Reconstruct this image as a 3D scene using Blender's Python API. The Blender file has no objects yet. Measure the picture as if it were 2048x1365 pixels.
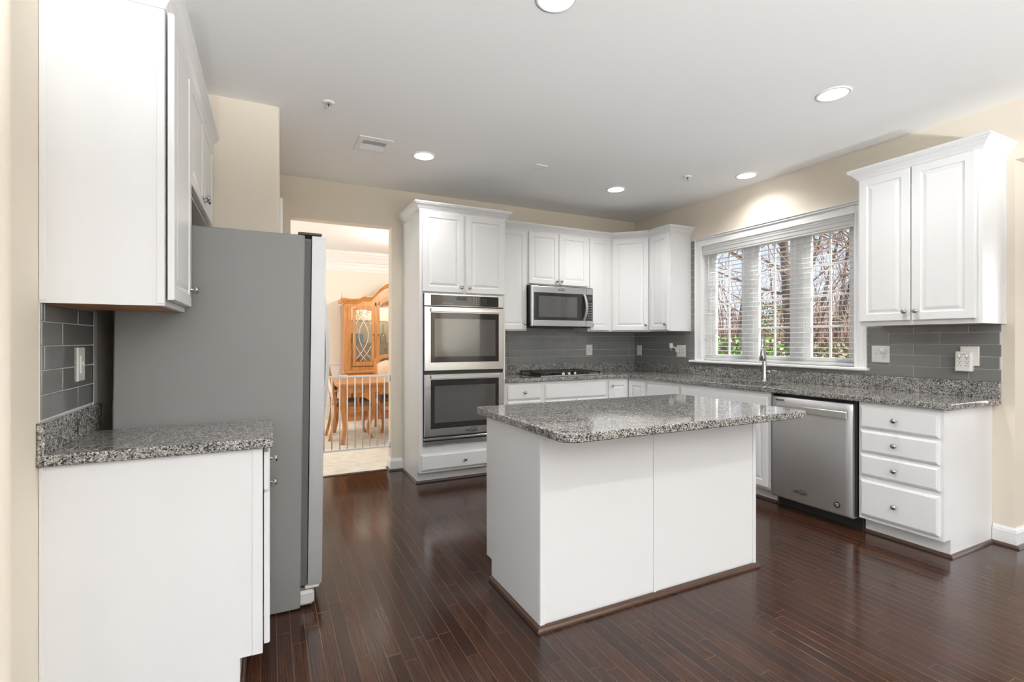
import bpy, bmesh, math, random
from mathutils import Vector, Matrix
random.seed(7)
C = bpy.context.scene.collection
SC = bpy.context.scene
PI = math.pi

# ------------------------------------------------------------------ camera, world, light, exposure
cam_d = bpy.data.cameras.new('camera')
cam_d.sensor_width = 36.0
cam_d.lens = 979.93 * 36.0 / 2048.0
cam_d.clip_start = 0.05
cam_d.clip_end = 300
cam = bpy.data.objects.new('camera', cam_d)
C.objects.link(cam)
cam.location = (-4.1307, -4.8518, 1.2772)
cam.rotation_euler = (PI / 2, 0, -math.radians(26.3167))
SC.camera = cam

SC.view_settings.view_transform = 'Standard'
SC.view_settings.look = 'None'
SC.view_settings.exposure = 0.34
SC.view_settings.gamma = 1.0
SC.view_settings.use_curve_mapping = False
SC.cycles.use_denoising = True
SC.cycles.max_bounces = 10
SC.cycles.diffuse_bounces = 5
SC.cycles.sample_clamp_indirect = 6.0
SC.cycles.caustics_reflective = False
SC.cycles.caustics_refractive = False

W = bpy.data.worlds.new('sky')
SC.world = W
W.use_nodes = True
nt = W.node_tree
bg = nt.nodes['Background']
tc = nt.nodes.new('ShaderNodeTexCoord')
sx = nt.nodes.new('ShaderNodeSeparateXYZ')
rp = nt.nodes.new('ShaderNodeValToRGB')
nt.links.new(tc.outputs['Generated'], sx.inputs[0])
nt.links.new(sx.outputs['Z'], rp.inputs[0])
nt.links.new(rp.outputs[0], bg.inputs['Color'])
rp.color_ramp.elements[0].position = 0.02
rp.color_ramp.elements[0].color = (0.62, 0.64, 0.68, 1)
rp.color_ramp.elements[1].position = 0.30
rp.color_ramp.elements[1].color = (0.40, 0.51, 0.76, 1)
bg.inputs['Strength'].default_value = 1.35


def area(name, loc, rot, sx_, sy_, power, col=(1, 1, 1)):
    d = bpy.data.lights.new(name, 'AREA')
    d.shape = 'RECTANGLE'
    d.size = sx_
    d.size_y = sy_
    d.energy = power
    d.color = col
    o = bpy.data.objects.new(name, d)
    C.objects.link(o)
    o.location = loc
    o.rotation_euler = rot
    return o


WARM = (1.0, 0.985, 0.965)
DAY = (0.94, 0.97, 1.0)
# daylight entering through the windows of the open breakfast and family rooms behind the camera
for k, x in enumerate((-6.7, -4.2, -1.7)):
    area('rear_window_daylight', (x, -8.93, 1.35), (PI / 2, 0, 0), 1.7, 2.1, 13, DAY)
for y in (-4.6, -7.0):
    area('breakfast_window_daylight', (-8.93, y, 1.40), (PI / 2, 0, -PI / 2), 1.6, 1.9, 18, DAY)
area('family_window_daylight', (3.93, -5.6, 1.45), (PI / 2, 0, PI / 2), 2.4, 1.9, 40, DAY)
sun_d = bpy.data.lights.new('sun', 'SUN')
sun_d.energy = 10.0
sun_d.angle = math.radians(1.5)
sun_d.color = (1, .95, .87)
sun = bpy.data.objects.new('sun', sun_d)
C.objects.link(sun)
sun.rotation_euler = (math.radians(35), 0, math.radians(37))

# ------------------------------------------------------------------ materials
M = {}


def base(name, col, rough=0.5, metal=0.0, spec=0.5, coat=0.0):
    m = bpy.data.materials.new(name)
    m.use_nodes = True
    p = m.node_tree.nodes['Principled BSDF']
    p.inputs['Base Color'].default_value = (*col, 1)
    p.inputs['Roughness'].default_value = rough
    p.inputs['Metallic'].default_value = metal
    p.inputs['Specular IOR Level'].default_value = spec
    if coat:
        p.inputs['Coat Weight'].default_value = coat
        p.inputs['Coat Roughness'].default_value = 0.06
    M[name] = m
    return m, m.node_tree, p


class NG:
    """small helper to wire node graphs"""

    def __init__(s, t):
        s.t = t

    def n(s, typ, **kw):
        nd = s.t.nodes.new(typ)
        for k, v in kw.items():
            setattr(nd, k, v)
        return nd

    def l(s, a, b):
        s.t.links.new(a, b)

    def math(s, op, a, b=None, c=None):
        nd = s.n('ShaderNodeMath', operation=op)
        for i, v in enumerate((a, b, c)):
            if v is None:
                continue
            if isinstance(v, (int, float)):
                nd.inputs[i].default_value = v
            else:
                s.l(v, nd.inputs[i])
        return nd.outputs[0]

    def coords(s, scale=(1, 1, 1), kind='Object'):
        t = s.n('ShaderNodeTexCoord')
        m = s.n('ShaderNodeMapping')
        m.inputs['Scale'].default_value = scale
        s.l(t.outputs[kind], m.inputs[0])
        return m.outputs[0]

    def noise(s, vec, scale, detail=3, rough=0.5):
        nd = s.n('ShaderNodeTexNoise')
        nd.inputs['Scale'].default_value = scale
        nd.inputs['Detail'].default_value = detail
        nd.inputs['Roughness'].default_value = rough
        s.l(vec, nd.inputs['Vector'])
        return nd.outputs['Fac']

    def ramp(s, fac, stops, interp='LINEAR'):
        r = s.n('ShaderNodeValToRGB')
        r.color_ramp.interpolation = interp
        els = r.color_ramp.elements
        while len(els) < len(stops):
            els.new(0.5)
        for e, (p, c) in zip(els, stops):
            e.position = p
            e.color = (*c, 1) if len(c) == 3 else c
        s.l(fac, r.inputs[0])
        return r.outputs[0]

    def mix(s, fac, a, b, mode='MIX'):
        nd = s.n('ShaderNodeMix', data_type='RGBA', blend_type=mode)
        if isinstance(fac, (int, float)):
            nd.inputs[0].default_value = fac
        else:
            s.l(fac, nd.inputs[0])
        for i, v in ((6, a), (7, b)):
            if isinstance(v, tuple):
                nd.inputs[i].default_value = (*v, 1)
            else:
                s.l(v, nd.inputs[i])
        return nd.outputs[2]

    def bump(s, h, p, strength=0.2, dist=0.002):
        b = s.n('ShaderNodeBump')
        b.inputs['Strength'].default_value = strength
        b.inputs['Distance'].default_value = dist
        s.l(h, b.inputs['Height'])
        s.l(b.outputs[0], p.inputs['Normal'])


def paint(name, col, rough, bump=0.05, var=0.03):
    m, t, p = base(name, col, rough)
    g = NG(t)
    v = g.coords()
    n1 = g.noise(v, 1.7, 2)
    dark = tuple(c * (1 - var) for c in col)
    g.l(g.mix(n1, dark, col), p.inputs['Base Color'])
    if bump:
        g.bump(g.noise(v, 260, 2), p, bump, 0.001)
    return m


paint('wall_paint', (0.79, 0.715, 0.60), 0.75, 0.08)
paint('dining_paint', (0.86, 0.81, 0.71), 0.75, 0.05)
paint('ceiling_paint', (0.90, 0.895, 0.885), 0.85, 0.05, 0.02)
paint('cabinet_white', (0.80, 0.805, 0.805), 0.32, 0.0, 0.02)
paint('trim_white', (0.85, 0.85, 0.845), 0.35, 0.0, 0.02)
base('plastic_white', (0.80, 0.79, 0.76), 0.35)
base('plastic_grey', (0.52, 0.52, 0.51), 0.4)
m, t, p = base('blind_white', (0.88, 0.88, 0.87), 0.4)
tr = t.nodes.new('ShaderNodeBsdfTranslucent')
tr.inputs[0].default_value = (0.85, 0.86, 0.87, 1)
mxs = t.nodes.new('ShaderNodeMixShader')
mxs.inputs[0].default_value = 0.5
t.links.new(p.outputs[0], mxs.inputs[1])
t.links.new(tr.outputs[0], mxs.inputs[2])
t.links.new(mxs.outputs[0], t.nodes['Material Output'].inputs[0])
base('black_gap', (0.012, 0.012, 0.012), 0.6)
base('black_plastic', (0.02, 0.02, 0.02), 0.35)
base('gasket_grey', (0.085, 0.085, 0.085), 0.6)
base('black_metal', (0.018, 0.018, 0.018), 0.45)
base('black_glass', (0.022, 0.022, 0.023), 0.04, 0, 0.6)
base('oven_glass', (0.085, 0.085, 0.083), 0.04, 0.0, 1.0)
base('logo_ink', (0.02, 0.02, 0.02), 0.55)
base('legend_grey', (0.35, 0.35, 0.35), 0.4)
base('nickel', (0.50, 0.485, 0.465), 0.2, 1.0)
base('chrome', (0.75, 0.75, 0.74), 0.15, 1.0)
base('gate_white', (0.92, 0.92, 0.92), 0.35)
base('grout', (0.72, 0.71, 0.69), 0.8)
base('antique_brass', (0.12, 0.08, 0.04), 0.4, 1.0)
base('lead_came', (0.90, 0.86, 0.76), 0.35, 0.0)
base('hutch_lining', (0.86, 0.80, 0.68), 0.6)
base('blue_grey_box', (0.20, 0.28, 0.34), 0.5)
base('dark_fabric', (0.10, 0.085, 0.075), 0.9)

m, t, p = base('cream_upholstery', (0.78, 0.62, 0.46), 0.9)
g = NG(t)
v = g.coords()
g.l(g.mix(g.noise(v, 40, 3), (0.70, 0.55, 0.40), (0.84, 0.70, 0.54)), p.inputs['Base Color'])
m, t, p = base('seat_fabric', (0.30, 0.255, 0.21), 0.9)
g = NG(t)
v = g.coords()
g.l(g.mix(g.noise(v, 55, 3), (0.22, 0.185, 0.15), (0.38, 0.33, 0.27)), p.inputs['Base Color'])


def emit(name, col, s):
    m = bpy.data.materials.new(name)
    m.use_nodes = True
    t = m.node_tree
    t.nodes.remove(t.nodes['Principled BSDF'])
    e = t.nodes.new('ShaderNodeEmission')
    e.inputs[0].default_value = (*col, 1)
    e.inputs[1].default_value = s
    t.links.new(e.outputs[0], t.nodes['Material Output'].inputs[0])
    M[name] = m


emit('lamp_glow', (1.0, 0.97, 0.92), 7.0)
emit('bulb_glow', (1.0, 0.90, 0.72), 14.0)
emit('green_indicator', (0.35, 1.0, 0.45), 1.6)
emit('display_glow', (0.75, 0.85, 0.9), 0.10)


def glass(name, tint, refl=0.08):
    m = bpy.data.materials.new(name)
    m.use_nodes = True
    t = m.node_tree
    t.nodes.remove(t.nodes['Principled BSDF'])
    a = t.nodes.new('ShaderNodeBsdfTransparent')
    a.inputs[0].default_value = (*tint, 1)
    b = t.nodes.new('ShaderNodeBsdfGlossy')
    b.inputs['Roughness'].default_value = 0.02
    x = t.nodes.new('ShaderNodeMixShader')
    x.inputs[0].default_value = refl
    t.links.new(a.outputs[0], x.inputs[1])
    t.links.new(b.outputs[0], x.inputs[2])
    t.links.new(x.outputs[0], t.nodes['Material Output'].inputs[0])
    M[name] = m


glass('window_glass', (0.97, 0.98, 0.98), 0.05)
glass('cabinet_glass', (0.97, 0.97, 0.96), 0.06)
glass('clear_glassware', (0.80, 0.84, 0.82), 0.16)


# brushed stainless steel: fine streaks along one axis
def brushed(name, col, rough, streak, metal=1.0):
    m, t, p = base(name, col, rough, metal)
    g = NG(t)
    v = g.coords(streak)
    n = g.noise(v, 1.0, 3, 0.6)
    g.l(g.ramp(n, [(0.3, tuple(c * 0.93 for c in col)), (0.7, tuple(min(1, c * 1.05) for c in col))]), p.inputs['Base Color'])
    g.bump(n, p, 0.05, 0.0006)
    v2 = g.coords((3, 3, 3))
    r = g.math('MULTIPLY_ADD', g.noise(v2, 1.0, 2), 0.08, rough - 0.04)
    g.l(r, p.inputs['Roughness'])


brushed('steel_horizontal', (0.64, 0.645, 0.65), 0.24, (6, 6, 900))
brushed('steel_vertical', (0.56, 0.56, 0.56), 0.38, (700, 700, 4), 0.72)

base('fridge_door_steel', (0.40, 0.40, 0.40), 0.42, 0.75)
m, t, p = base('fridge_side_grey', (0.20, 0.198, 0.194), 0.42, 0.0, 0.5)
g = NG(t)
v = g.coords()
g.bump(g.noise(v, 420, 2), p, 0.25, 0.001)

# speckled grey granite
m, t, p = base('granite', (0.4, 0.4, 0.38), 0.055, 0.0, 0.6)
g = NG(t)
v = g.coords()
wob = g.n('ShaderNodeTexNoise')
wob.inputs['Scale'].default_value = 120
g.l(v, wob.inputs['Vector'])
mx = g.n('ShaderNodeVectorMath', operation='MULTIPLY_ADD')
g.l(wob.outputs['Color'], mx.inputs[0])
mx.inputs[1].default_value = (0.009, 0.009, 0.009)
g.l(v, mx.inputs[2])
vo = g.n('ShaderNodeTexVoronoi')
vo.inputs['Scale'].default_value = 230
g.l(mx.outputs[0], vo.inputs['Vector'])
sp = g.n('ShaderNodeSeparateColor')
g.l(vo.outputs['Color'], sp.inputs[0])
big = g.noise(v, 26, 3)
val = g.math('ADD', g.math('MULTIPLY', sp.outputs[0], 0.80), g.math('MULTIPLY', g.math('SUBTRACT', big, 0.5), 0.50))
val = g.math('ADD', val, 0.08)
speck = g.ramp(val, [(0.0, (0.014, 0.014, 0.016)), (0.20, (0.025, 0.025, 0.027)), (0.28, (0.10, 0.097, 0.092)), (0.47, (0.22, 0.212, 0.20)),
                     (0.62, (0.31, 0.298, 0.28)), (0.82, (0.50, 0.487, 0.46)), (1.0, (0.70, 0.68, 0.645))])
tan = g.ramp(g.noise(v, 45, 2), [(0.60, (1, 1, 1)), (0.75, (1.0, 0.88, 0.74))])
g.l(g.mix(0.8, speck, tan, 'MULTIPLY'), p.inputs['Base Color'])

# grey glass tile with a faint woven print
m, t, p = base('glass_tile', (0.20, 0.205, 0.20), 0.07, 0.0, 0.55, 0.3)
g = NG(t)
v = g.coords((14, 14, 420))
n = g.noise(v, 1.0, 2)
isl = g.n('ShaderNodeNewGeometry')
c1 = g.mix(n, (0.165, 0.168, 0.165), (0.225, 0.228, 0.224))
c2 = g.mix(g.math('MULTIPLY', isl.outputs['Random Per Island'], 0.25), c1, (0.25, 0.26, 0.25))
g.l(c2, p.inputs['Base Color'])
v = g.coords((9, 9, 9))
g.bump(g.noise(v, 1.0, 1), p, 0.06, 0.01)

# dark hardwood strip floor, boards run along Y
m, t, p = base('dark_hardwood', (0.06, 0.03, 0.02), 0.2, 0.0, 0.32)
g = NG(t)
tcx = g.n('ShaderNodeTexCoord')
sep = g.n('ShaderNodeSeparateXYZ')
g.l(tcx.outputs['Object'], sep.inputs[0])
BW, BL = 0.057, 0.85
u = g.math('DIVIDE', sep.outputs[0], BW)
row = g.math('FLOOR', u)
wn = g.n('ShaderNodeTexWhiteNoise', noise_dimensions='1D')
g.l(row, wn.inputs['W'])
vv = g.math('ADD', g.math('DIVIDE', sep.outputs[1], BL), g.math('MULTIPLY', wn.outputs['Value'], 9.0))
brd = g.math('FLOOR', vv)
cx_ = g.n('ShaderNodeCombineXYZ')
g.l(row, cx_.inputs[0])
g.l(brd, cx_.inputs[1])
wn2 = g.n('ShaderNodeTexWhiteNoise', noise_dimensions='2D')
g.l(cx_.outputs[0], wn2.inputs['Vector'])
tone = g.ramp(wn2.outputs['Value'], [(0.0, (0.020, 0.0085, 0.0055)), (0.25, (0.033, 0.0125, 0.007)), (0.55, (0.046, 0.017, 0.009)),
                                     (0.8, (0.060, 0.022, 0.011)), (1.0, (0.043, 0.020, 0.013))])
gc = g.n('ShaderNodeCombineXYZ')
g.l(g.math('MULTIPLY', sep.outputs[0], 95.0), gc.inputs[0])
g.l(g.math('MULTIPLY', sep.outputs[1], 5.0), gc.inputs[1])
g.l(g.math('MULTIPLY', wn2.outputs['Value'], 40.0), gc.inputs[2])
grain = g.noise(gc.outputs[0], 1.0, 5, 0.65)
gw = g.n('ShaderNodeTexWave', wave_type='RINGS', rings_direction='Z')
gw.inputs['Scale'].default_value = 0.30
gw.inputs['Distortion'].default_value = 9.0
gw.inputs['Detail'].default_value = 2.0
gw.inputs['Detail Scale'].default_value = 0.6
g.l(gc.outputs[0], gw.inputs['Vector'])
gcol = g.mix(g.ramp(grain, [(0.40, (0, 0, 0)), (0.66, (1, 1, 1))]), tone, (0.020, 0.010, 0.008))
gcol2 = g.mix(g.math('MULTIPLY', gw.outputs['Fac'], 0.35), gcol, (0.068, 0.029, 0.016))
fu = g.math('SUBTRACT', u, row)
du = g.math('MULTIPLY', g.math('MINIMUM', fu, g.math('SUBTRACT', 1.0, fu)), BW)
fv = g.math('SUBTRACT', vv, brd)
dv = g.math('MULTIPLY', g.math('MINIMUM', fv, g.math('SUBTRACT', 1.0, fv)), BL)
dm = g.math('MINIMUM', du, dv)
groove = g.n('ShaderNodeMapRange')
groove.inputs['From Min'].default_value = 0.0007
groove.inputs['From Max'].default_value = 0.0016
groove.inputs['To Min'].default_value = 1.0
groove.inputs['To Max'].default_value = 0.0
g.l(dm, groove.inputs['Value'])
g.l(g.mix(g.math('MULTIPLY', groove.outputs[0], 0.8), gcol2, (0.115, 0.072, 0.052)), p.inputs['Base Color'])  # bevel glint painted in: joints get a lighter brown than the boards
hh = g.math('SUBTRACT', g.math('MULTIPLY', grain, 0.10), groove.outputs[0])
big = g.noise(g.coords((1, 1, 1)), 9.0, 2)
g.bump(g.math('ADD', hh, g.math('MULTIPLY', big, 0.25)), p, 0.22, 0.0016)
g.l(g.math('MULTIPLY_ADD', grain, 0.16, 0.08), p.inputs['Roughness'])
base('dark_wood_trim', (0.075, 0.042, 0.030), 0.28)

# honey oak furniture
m, t, p = base('honey_oak', (0.55, 0.25, 0.09), 0.3)
g = NG(t)
v = g.coords((40, 40, 4))
n = g.noise(v, 1.0, 4, 0.6)
g.l(g.ramp(n, [(0.3, (0.40, 0.165, 0.050)), (0.55, (0.58, 0.265, 0.090)), (0.8, (0.68, 0.34, 0.13))]), p.inputs['Base Color'])
m, t, p = base('cabinet_underside_wood', (0.42, 0.20, 0.09), 0.5)
g = NG(t)
v = g.coords((40, 5, 40))
g.l(g.mix(g.noise(v, 1.0, 4), (0.46, 0.215, 0.09), (0.64, 0.34, 0.16)), p.inputs['Base Color'])

# pale carpet of the dining room
m, t, p = base('dining_carpet', (0.72, 0.64, 0.52), 0.95)
g = NG(t)
v = g.coords((1, 3.5, 1))
a = g.noise(v, 7, 4, 0.7)
g.l(g.ramp(a, [(0.35, (0.66, 0.60, 0.51)), (0.55, (0.82, 0.77, 0.68)), (0.75, (0.86, 0.81, 0.73))]), p.inputs['Base Color'])
g.bump(g.noise(g.coords(), 300, 2), p, 0.4, 0.004)

# outdoors
m, t, p = base('leaf_litter', (0.30, 0.20, 0.13), 0.95)
g = NG(t)
v = g.coords()
n = g.noise(v, 2.2, 6, 0.75)
c1 = g.ramp(n, [(0.3, (0.10, 0.065, 0.045)), (0.5, (0.34, 0.215, 0.14)), (0.65, (0.50, 0.36, 0.25)), (0.8, (0.20, 0.22, 0.07))])
g.l(c1, p.inputs['Base Color'])
m, t, p = base('bark', (0.17, 0.13, 0.10), 0.9)
g = NG(t)
v = g.coords((14, 14, 3))
g.l(g.ramp(g.noise(v, 1, 4), [(0.3, (0.075, 0.058, 0.046)), (0.7, (0.25, 0.195, 0.15))]), p.inputs['Base Color'])
base('twig', (0.27, 0.185, 0.135), 0.9)


def leafmat(name, a, b):
    m, t, p = base(name, a, 0.55)
    g = NG(t)
    i = g.n('ShaderNodeNewGeometry')
    g.l(g.mix(i.outputs['Random Per Island'], a, b), p.inputs['Base Color'])


leafmat('green_leaf', (0.05, 0.17, 0.02), (0.26, 0.46, 0.09))
leafmat('dry_leaf', (0.22, 0.13, 0.07), (0.52, 0.36, 0.22))
leafmat('olive_leaf', (0.10, 0.13, 0.04), (0.30, 0.33, 0.14))


# ------------------------------------------------------------------ mesh builder
def vsub(a, b): return (a[0] - b[0], a[1] - b[1], a[2] - b[2])


class MB:
    def __init__(s):
        s.v = []
        s.f = []
        s.sm = []
        s.mi = []

    def add(s, vs, fs, smooth=False, mi=0):
        o = len(s.v)
        s.v += [tuple(x) for x in vs]
        for f in fs:
            s.f.append(tuple(i + o for i in f))
            s.sm.append(smooth)
            s.mi.append(mi)
        return s

    def box(s, x0, x1, y0, y1, z0, z1, c=0.0, mi=0):
        x0, x1 = min(x0, x1), max(x0, x1)
        y0, y1 = min(y0, y1), max(y0, y1)
        z0, z1 = min(z0, z1), max(z0, z1)
        if c <= 0:
            vs = [(x, y, z) for z in (z0, z1) for y in (y0, y1) for x in (x0, x1)]
            return s.add(vs, [(0, 1, 3, 2), (4, 5, 7, 6), (0, 1, 5, 4), (2, 3, 7, 6), (0, 2, 6, 4), (1, 3, 7, 5)], False, mi)
        c = min(c, (x1 - x0) * .45, (y1 - y0) * .45, (z1 - z0) * .45)
        vs = []
        idx = {}
        X, Y, Z = (x0, x1), (y0, y1), (z0, z1)
        for i in (0, 1):
            for j in (0, 1):
                for k in (0, 1):
                    sx_, sy_, sz_ = (1 - 2 * i) * c, (1 - 2 * j) * c, (1 - 2 * k) * c
                    for ax, q in (('x', (X[i], Y[j] + sy_, Z[k] + sz_)), ('y', (X[i] + sx_, Y[j], Z[k] + sz_)), ('z', (X[i] + sx_, Y[j] + sy_, Z[k]))):
                        idx[(i, j, k, ax)] = len(vs)
                        vs.append(q)
        fs = []
        I = idx
        for i in (0, 1):
            fs.append((I[i, 0, 0, 'x'], I[i, 1, 0, 'x'], I[i, 1, 1, 'x'], I[i, 0, 1, 'x']))
            fs.append((I[0, i, 0, 'y'], I[1, i, 0, 'y'], I[1, i, 1, 'y'], I[0, i, 1, 'y']))
            fs.append((I[0, 0, i, 'z'], I[1, 0, i, 'z'], I[1, 1, i, 'z'], I[0, 1, i, 'z']))
        for a in (0, 1):
            for b in (0, 1):
                fs.append((I[a, b, 0, 'x'], I[a, b, 1, 'x'], I[a, b, 1, 'y'], I[a, b, 0, 'y']))
                fs.append((I[a, 0, b, 'x'], I[a, 1, b, 'x'], I[a, 1, b, 'z'], I[a, 0, b, 'z']))
                fs.append((I[0, a, b, 'y'], I[1, a, b, 'y'], I[1, a, b, 'z'], I[0, a, b, 'z']))
                for d in (0, 1):
                    fs.append((I[a, b, d, 'x'], I[a, b, d, 'y'], I[a, b, d, 'z']))
        return s.add(vs, fs, False, mi)

    def loops(s, loops, cap0=True, cap1=True, smooth=False, mi=0, closed=True):
        n = len(loops[0])
        vs = [q for l in loops for q in l]
        fs = []
        for a in range(len(loops) - 1):
            for i in range(n if closed else n - 1):
                j = (i + 1) % n
                fs.append((a * n + i, a * n + j, (a + 1) * n + j, (a + 1) * n + i))
        s.add(vs, fs, smooth, mi)
        if cap0:
            s.add(loops[0], [tuple(range(n))], False, mi)
        if cap1:
            s.add(loops[-1], [tuple(range(n))], False, mi)
        return s

    def panel(s, x0, x1, z0, z1, yf, rings, mi=0):
        """rectangle rings in the XZ plane, front toward -y: rings = [(inset, depth behind front)]"""
        ls = []
        for ins, dy in rings:
            ls.append([(x0 + ins, yf + dy, z0 + ins), (x1 - ins, yf + dy, z0 + ins), (x1 - ins, yf + dy, z1 - ins), (x0 + ins, yf + dy, z1 - ins)])
        return s.loops(ls, True, True, False, mi)

    def lathe(s, prof, o, axis=(0, 0, 1), n=20, smooth=True, mi=0, caps=True):
        a = Vector(axis).normalized()
        u = a.orthogonal().normalized()
        w = a.cross(u)
        o = Vector(o)
        ls = []
        for r, h in prof:
            ls.append([tuple(o + a * h + u * (r * math.cos(2 * PI * k / n)) + w * (r * math.sin(2 * PI * k / n))) for k in range(n)])
        return s.loops(ls, caps, caps, smooth, mi)

    def tube(s, pts, rad, n=8, smooth=True, mi=0, flat=1.0):
        pts = [Vector(q) for q in pts]
        if isinstance(rad, (int, float)):
            rad = [rad] * len(pts)
        ls = []
        u = None
        for i, q in enumerate(pts):
            d = (pts[min(i + 1, len(pts) - 1)] - pts[max(i - 1, 0)]).normalized()
            if u is None:
                u = d.orthogonal().normalized()
            u = (u - d * u.dot(d))
            u = u.normalized() if u.length > 1e-6 else d.orthogonal().normalized()
            w = d.cross(u)
            ls.append([tuple(q + u * (rad[i] * math.cos(2 * PI * k / n)) + w * (rad[i] * flat * math.sin(2 * PI * k / n))) for k in range(n)])
        return s.loops(ls, True, True, smooth, mi)

    def rect_tube(s, pts, wid, mi=0, up=(0, 0, 1), smooth=False):
        """rectangular section swept along pts; wid = [(half_u, half_w)] per point"""
        pts = [Vector(q) for q in pts]
        if isinstance(wid, tuple):
            wid = [wid] * len(pts)
        ls = []
        for i, q in enumerate(pts):
            d = (pts[min(i + 1, len(pts) - 1)] - pts[max(i - 1, 0)]).normalized()
            u = Vector(up).cross(d)
            u = u.normalized() if u.length > 1e-4 else d.orthogonal().normalized()
            w = d.cross(u)
            a, b = wid[i]
            ls.append([tuple(q + u * (a * i1) + w * (b * j1)) for i1, j1 in ((1, 1), (-1, 1), (-1, -1), (1, -1))])
        return s.loops(ls, True, True, smooth, mi)

    def sweep(s, path, prof, mi=0, closed=False):
        """prof [(out, z)] swept along a plan path; out is to the right of travel"""
        return s.loops(sweep_loops(path, prof, closed), not closed, not closed, False, mi)

    def extrude_xz(s, poly, y0, y1, mi=0):
        return s.loops([[(x, y0, z) for x, z in poly], [(x, y1, z) for x, z in poly]], True, True, False, mi)

    def slab(s, poly, z0, z1, c=0.004, mi=0):
        def off(k):
            out = []
            n = len(poly)
            area_ = sum(poly[i][0] * poly[(i + 1) % n][1] - poly[(i + 1) % n][0] * poly[i][1] for i in range(n))
            sg = 1 if area_ > 0 else -1
            for i in range(n):
                a, b, d = poly[i - 1], poly[i], poly[(i + 1) % n]
                d1 = Vector((b[0] - a[0], b[1] - a[1])).normalized()
                d2 = Vector((d[0] - b[0], d[1] - b[1])).normalized()
                n1 = Vector((-d1.y, d1.x)) * sg
                n2 = Vector((-d2.y, d2.x)) * sg
                mm = n1 + n2
                mm = mm / max(0.3, mm.dot(n1))
                out.append((b[0] + mm.x * k, b[1] + mm.y * k))
            return out
        p0, p1 = off(c), poly
        ls = [[(x, y, z0) for x, y in p0], [(x, y, z0 + c) for x, y in p1], [(x, y, z1 - c) for x, y in p1], [(x, y, z1 - c * .3) for x, y in off(c * .3)], [(x, y, z1) for x, y in p0]]
        return s.loops(ls, True, True, False, mi)

    def xf(s, mat):
        s.v = [tuple(mat @ Vector(q)) for q in s.v]
        return s

    def mesh(s, name, mats):
        me = bpy.data.meshes.new(name)
        me.from_pydata(s.v, [], s.f)
        bm = bmesh.new()
        bm.from_mesh(me)
        bmesh.ops.remove_doubles(bm, verts=bm.verts, dist=0.00002)
        bmesh.ops.recalc_face_normals(bm, faces=bm.faces)
        bm.to_mesh(me)
        bm.free()
        if len(me.polygons) == len(s.f):
            me.polygons.foreach_set('use_smooth', s.sm)
            me.polygons.foreach_set('material_index', s.mi)
        else:
            smooth_any = any(s.sm)
            for pl in me.polygons:
                pl.use_smooth = smooth_any
        for mm in mats:
            me.materials.append(M[mm])
        me.update()
        return me

    def build(s, name, mats, parent=None, label=None):
        if isinstance(mats, str):
            mats = [mats]
        o = bpy.data.objects.new(name, s.mesh(name, mats))
        C.objects.link(o)
        if parent is not None:
            o.parent = parent
        if label:
            o['label'] = label
        return o


def sweep_loops(path, prof, closed=False):
    n = len(path)
    P2 = [Vector(q) for q in path]
    ls = []
    for i in range(n):
        if closed:
            d1 = (P2[i] - P2[i - 1]).normalized()
            d2 = (P2[(i + 1) % n] - P2[i]).normalized()
        else:
            d1 = (P2[i] - P2[i - 1]).normalized() if i > 0 else (P2[1] - P2[0]).normalized()
            d2 = (P2[i + 1] - P2[i]).normalized() if i < n - 1 else d1
        n1 = Vector((d1.y, -d1.x))
        n2 = Vector((d2.y, -d2.x))
        mm = n1 + n2
        mm = mm / mm.dot(n1)
        ls.append([(P2[i].x + mm.x * o, P2[i].y + mm.y * o, z) for o, z in prof])
    if closed:
        ls.append(ls[0])
    return ls


def thing(name, label, cat, loc=(0, 0, 0), rotz=0.0, group=None):
    o = bpy.data.objects.new(name, None)
    o.empty_display_size = 0.05
    C.objects.link(o)
    o.location = loc
    o.rotation_euler = (0, 0, math.radians(rotz))
    o['label'] = label
    o['category'] = cat
    if group:
        o['group'] = group
    return o


def tag(o, label, cat, group=None, kind=None):
    o['label'] = label
    o['category'] = cat
    if group:
        o['group'] = group
    if kind:
        o['kind'] = kind
    return o


def struct(name, mb, mats, parent=None):
    o = mb.build(name, mats, parent)
    if parent is None:
        o['kind'] = 'structure'
    return o


def inv(o):
    """world to local matrix of an unparented empty"""
    return (Matrix.Translation(o.location) @ o.rotation_euler.to_matrix().to_4x4()).inverted()


def children(o): return [c for c in C.objects if c.parent == o]


def copy_tree(o, parent=None):
    c = o.copy()
    C.objects.link(c)
    if parent is not None:
        c.parent = parent
    for ch in children(o):
        copy_tree(ch, c)
    return c


def text(name, body, size, matname, parent, loc, rot, ext=0.0006, shear=0.0, sx_=1.0):
    cu = bpy.data.curves.new(name, 'FONT')
    cu.body = body
    cu.size = size
    cu.extrude = ext
    cu.shear = shear
    cu.align_x = 'CENTER'
    cu.align_y = 'CENTER'
    tmp = bpy.data.objects.new(name, cu)
    C.objects.link(tmp)
    dg = bpy.context.evaluated_depsgraph_get()
    me = bpy.data.meshes.new_from_object(tmp.evaluated_get(dg))
    bpy.data.objects.remove(tmp)
    me.materials.clear()
    me.materials.append(M[matname])
    me.transform(Matrix.Diagonal((sx_, 1, 1, 1)))
    o = bpy.data.objects.new(name, me)
    C.objects.link(o)
    o.parent = parent
    o.location = loc
    o.rotation_euler = rot
    return o


# ------------------------------------------------------------------ room shell
HC = 2.77          # kitchen ceiling height
YE_ = -3.515       # end of the window wall
XL = -4.79         # left wall face
XO0, XO1, ZO = -3.962, -3.055, 2.399   # dining opening in the back wall
WT = 0.13

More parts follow.
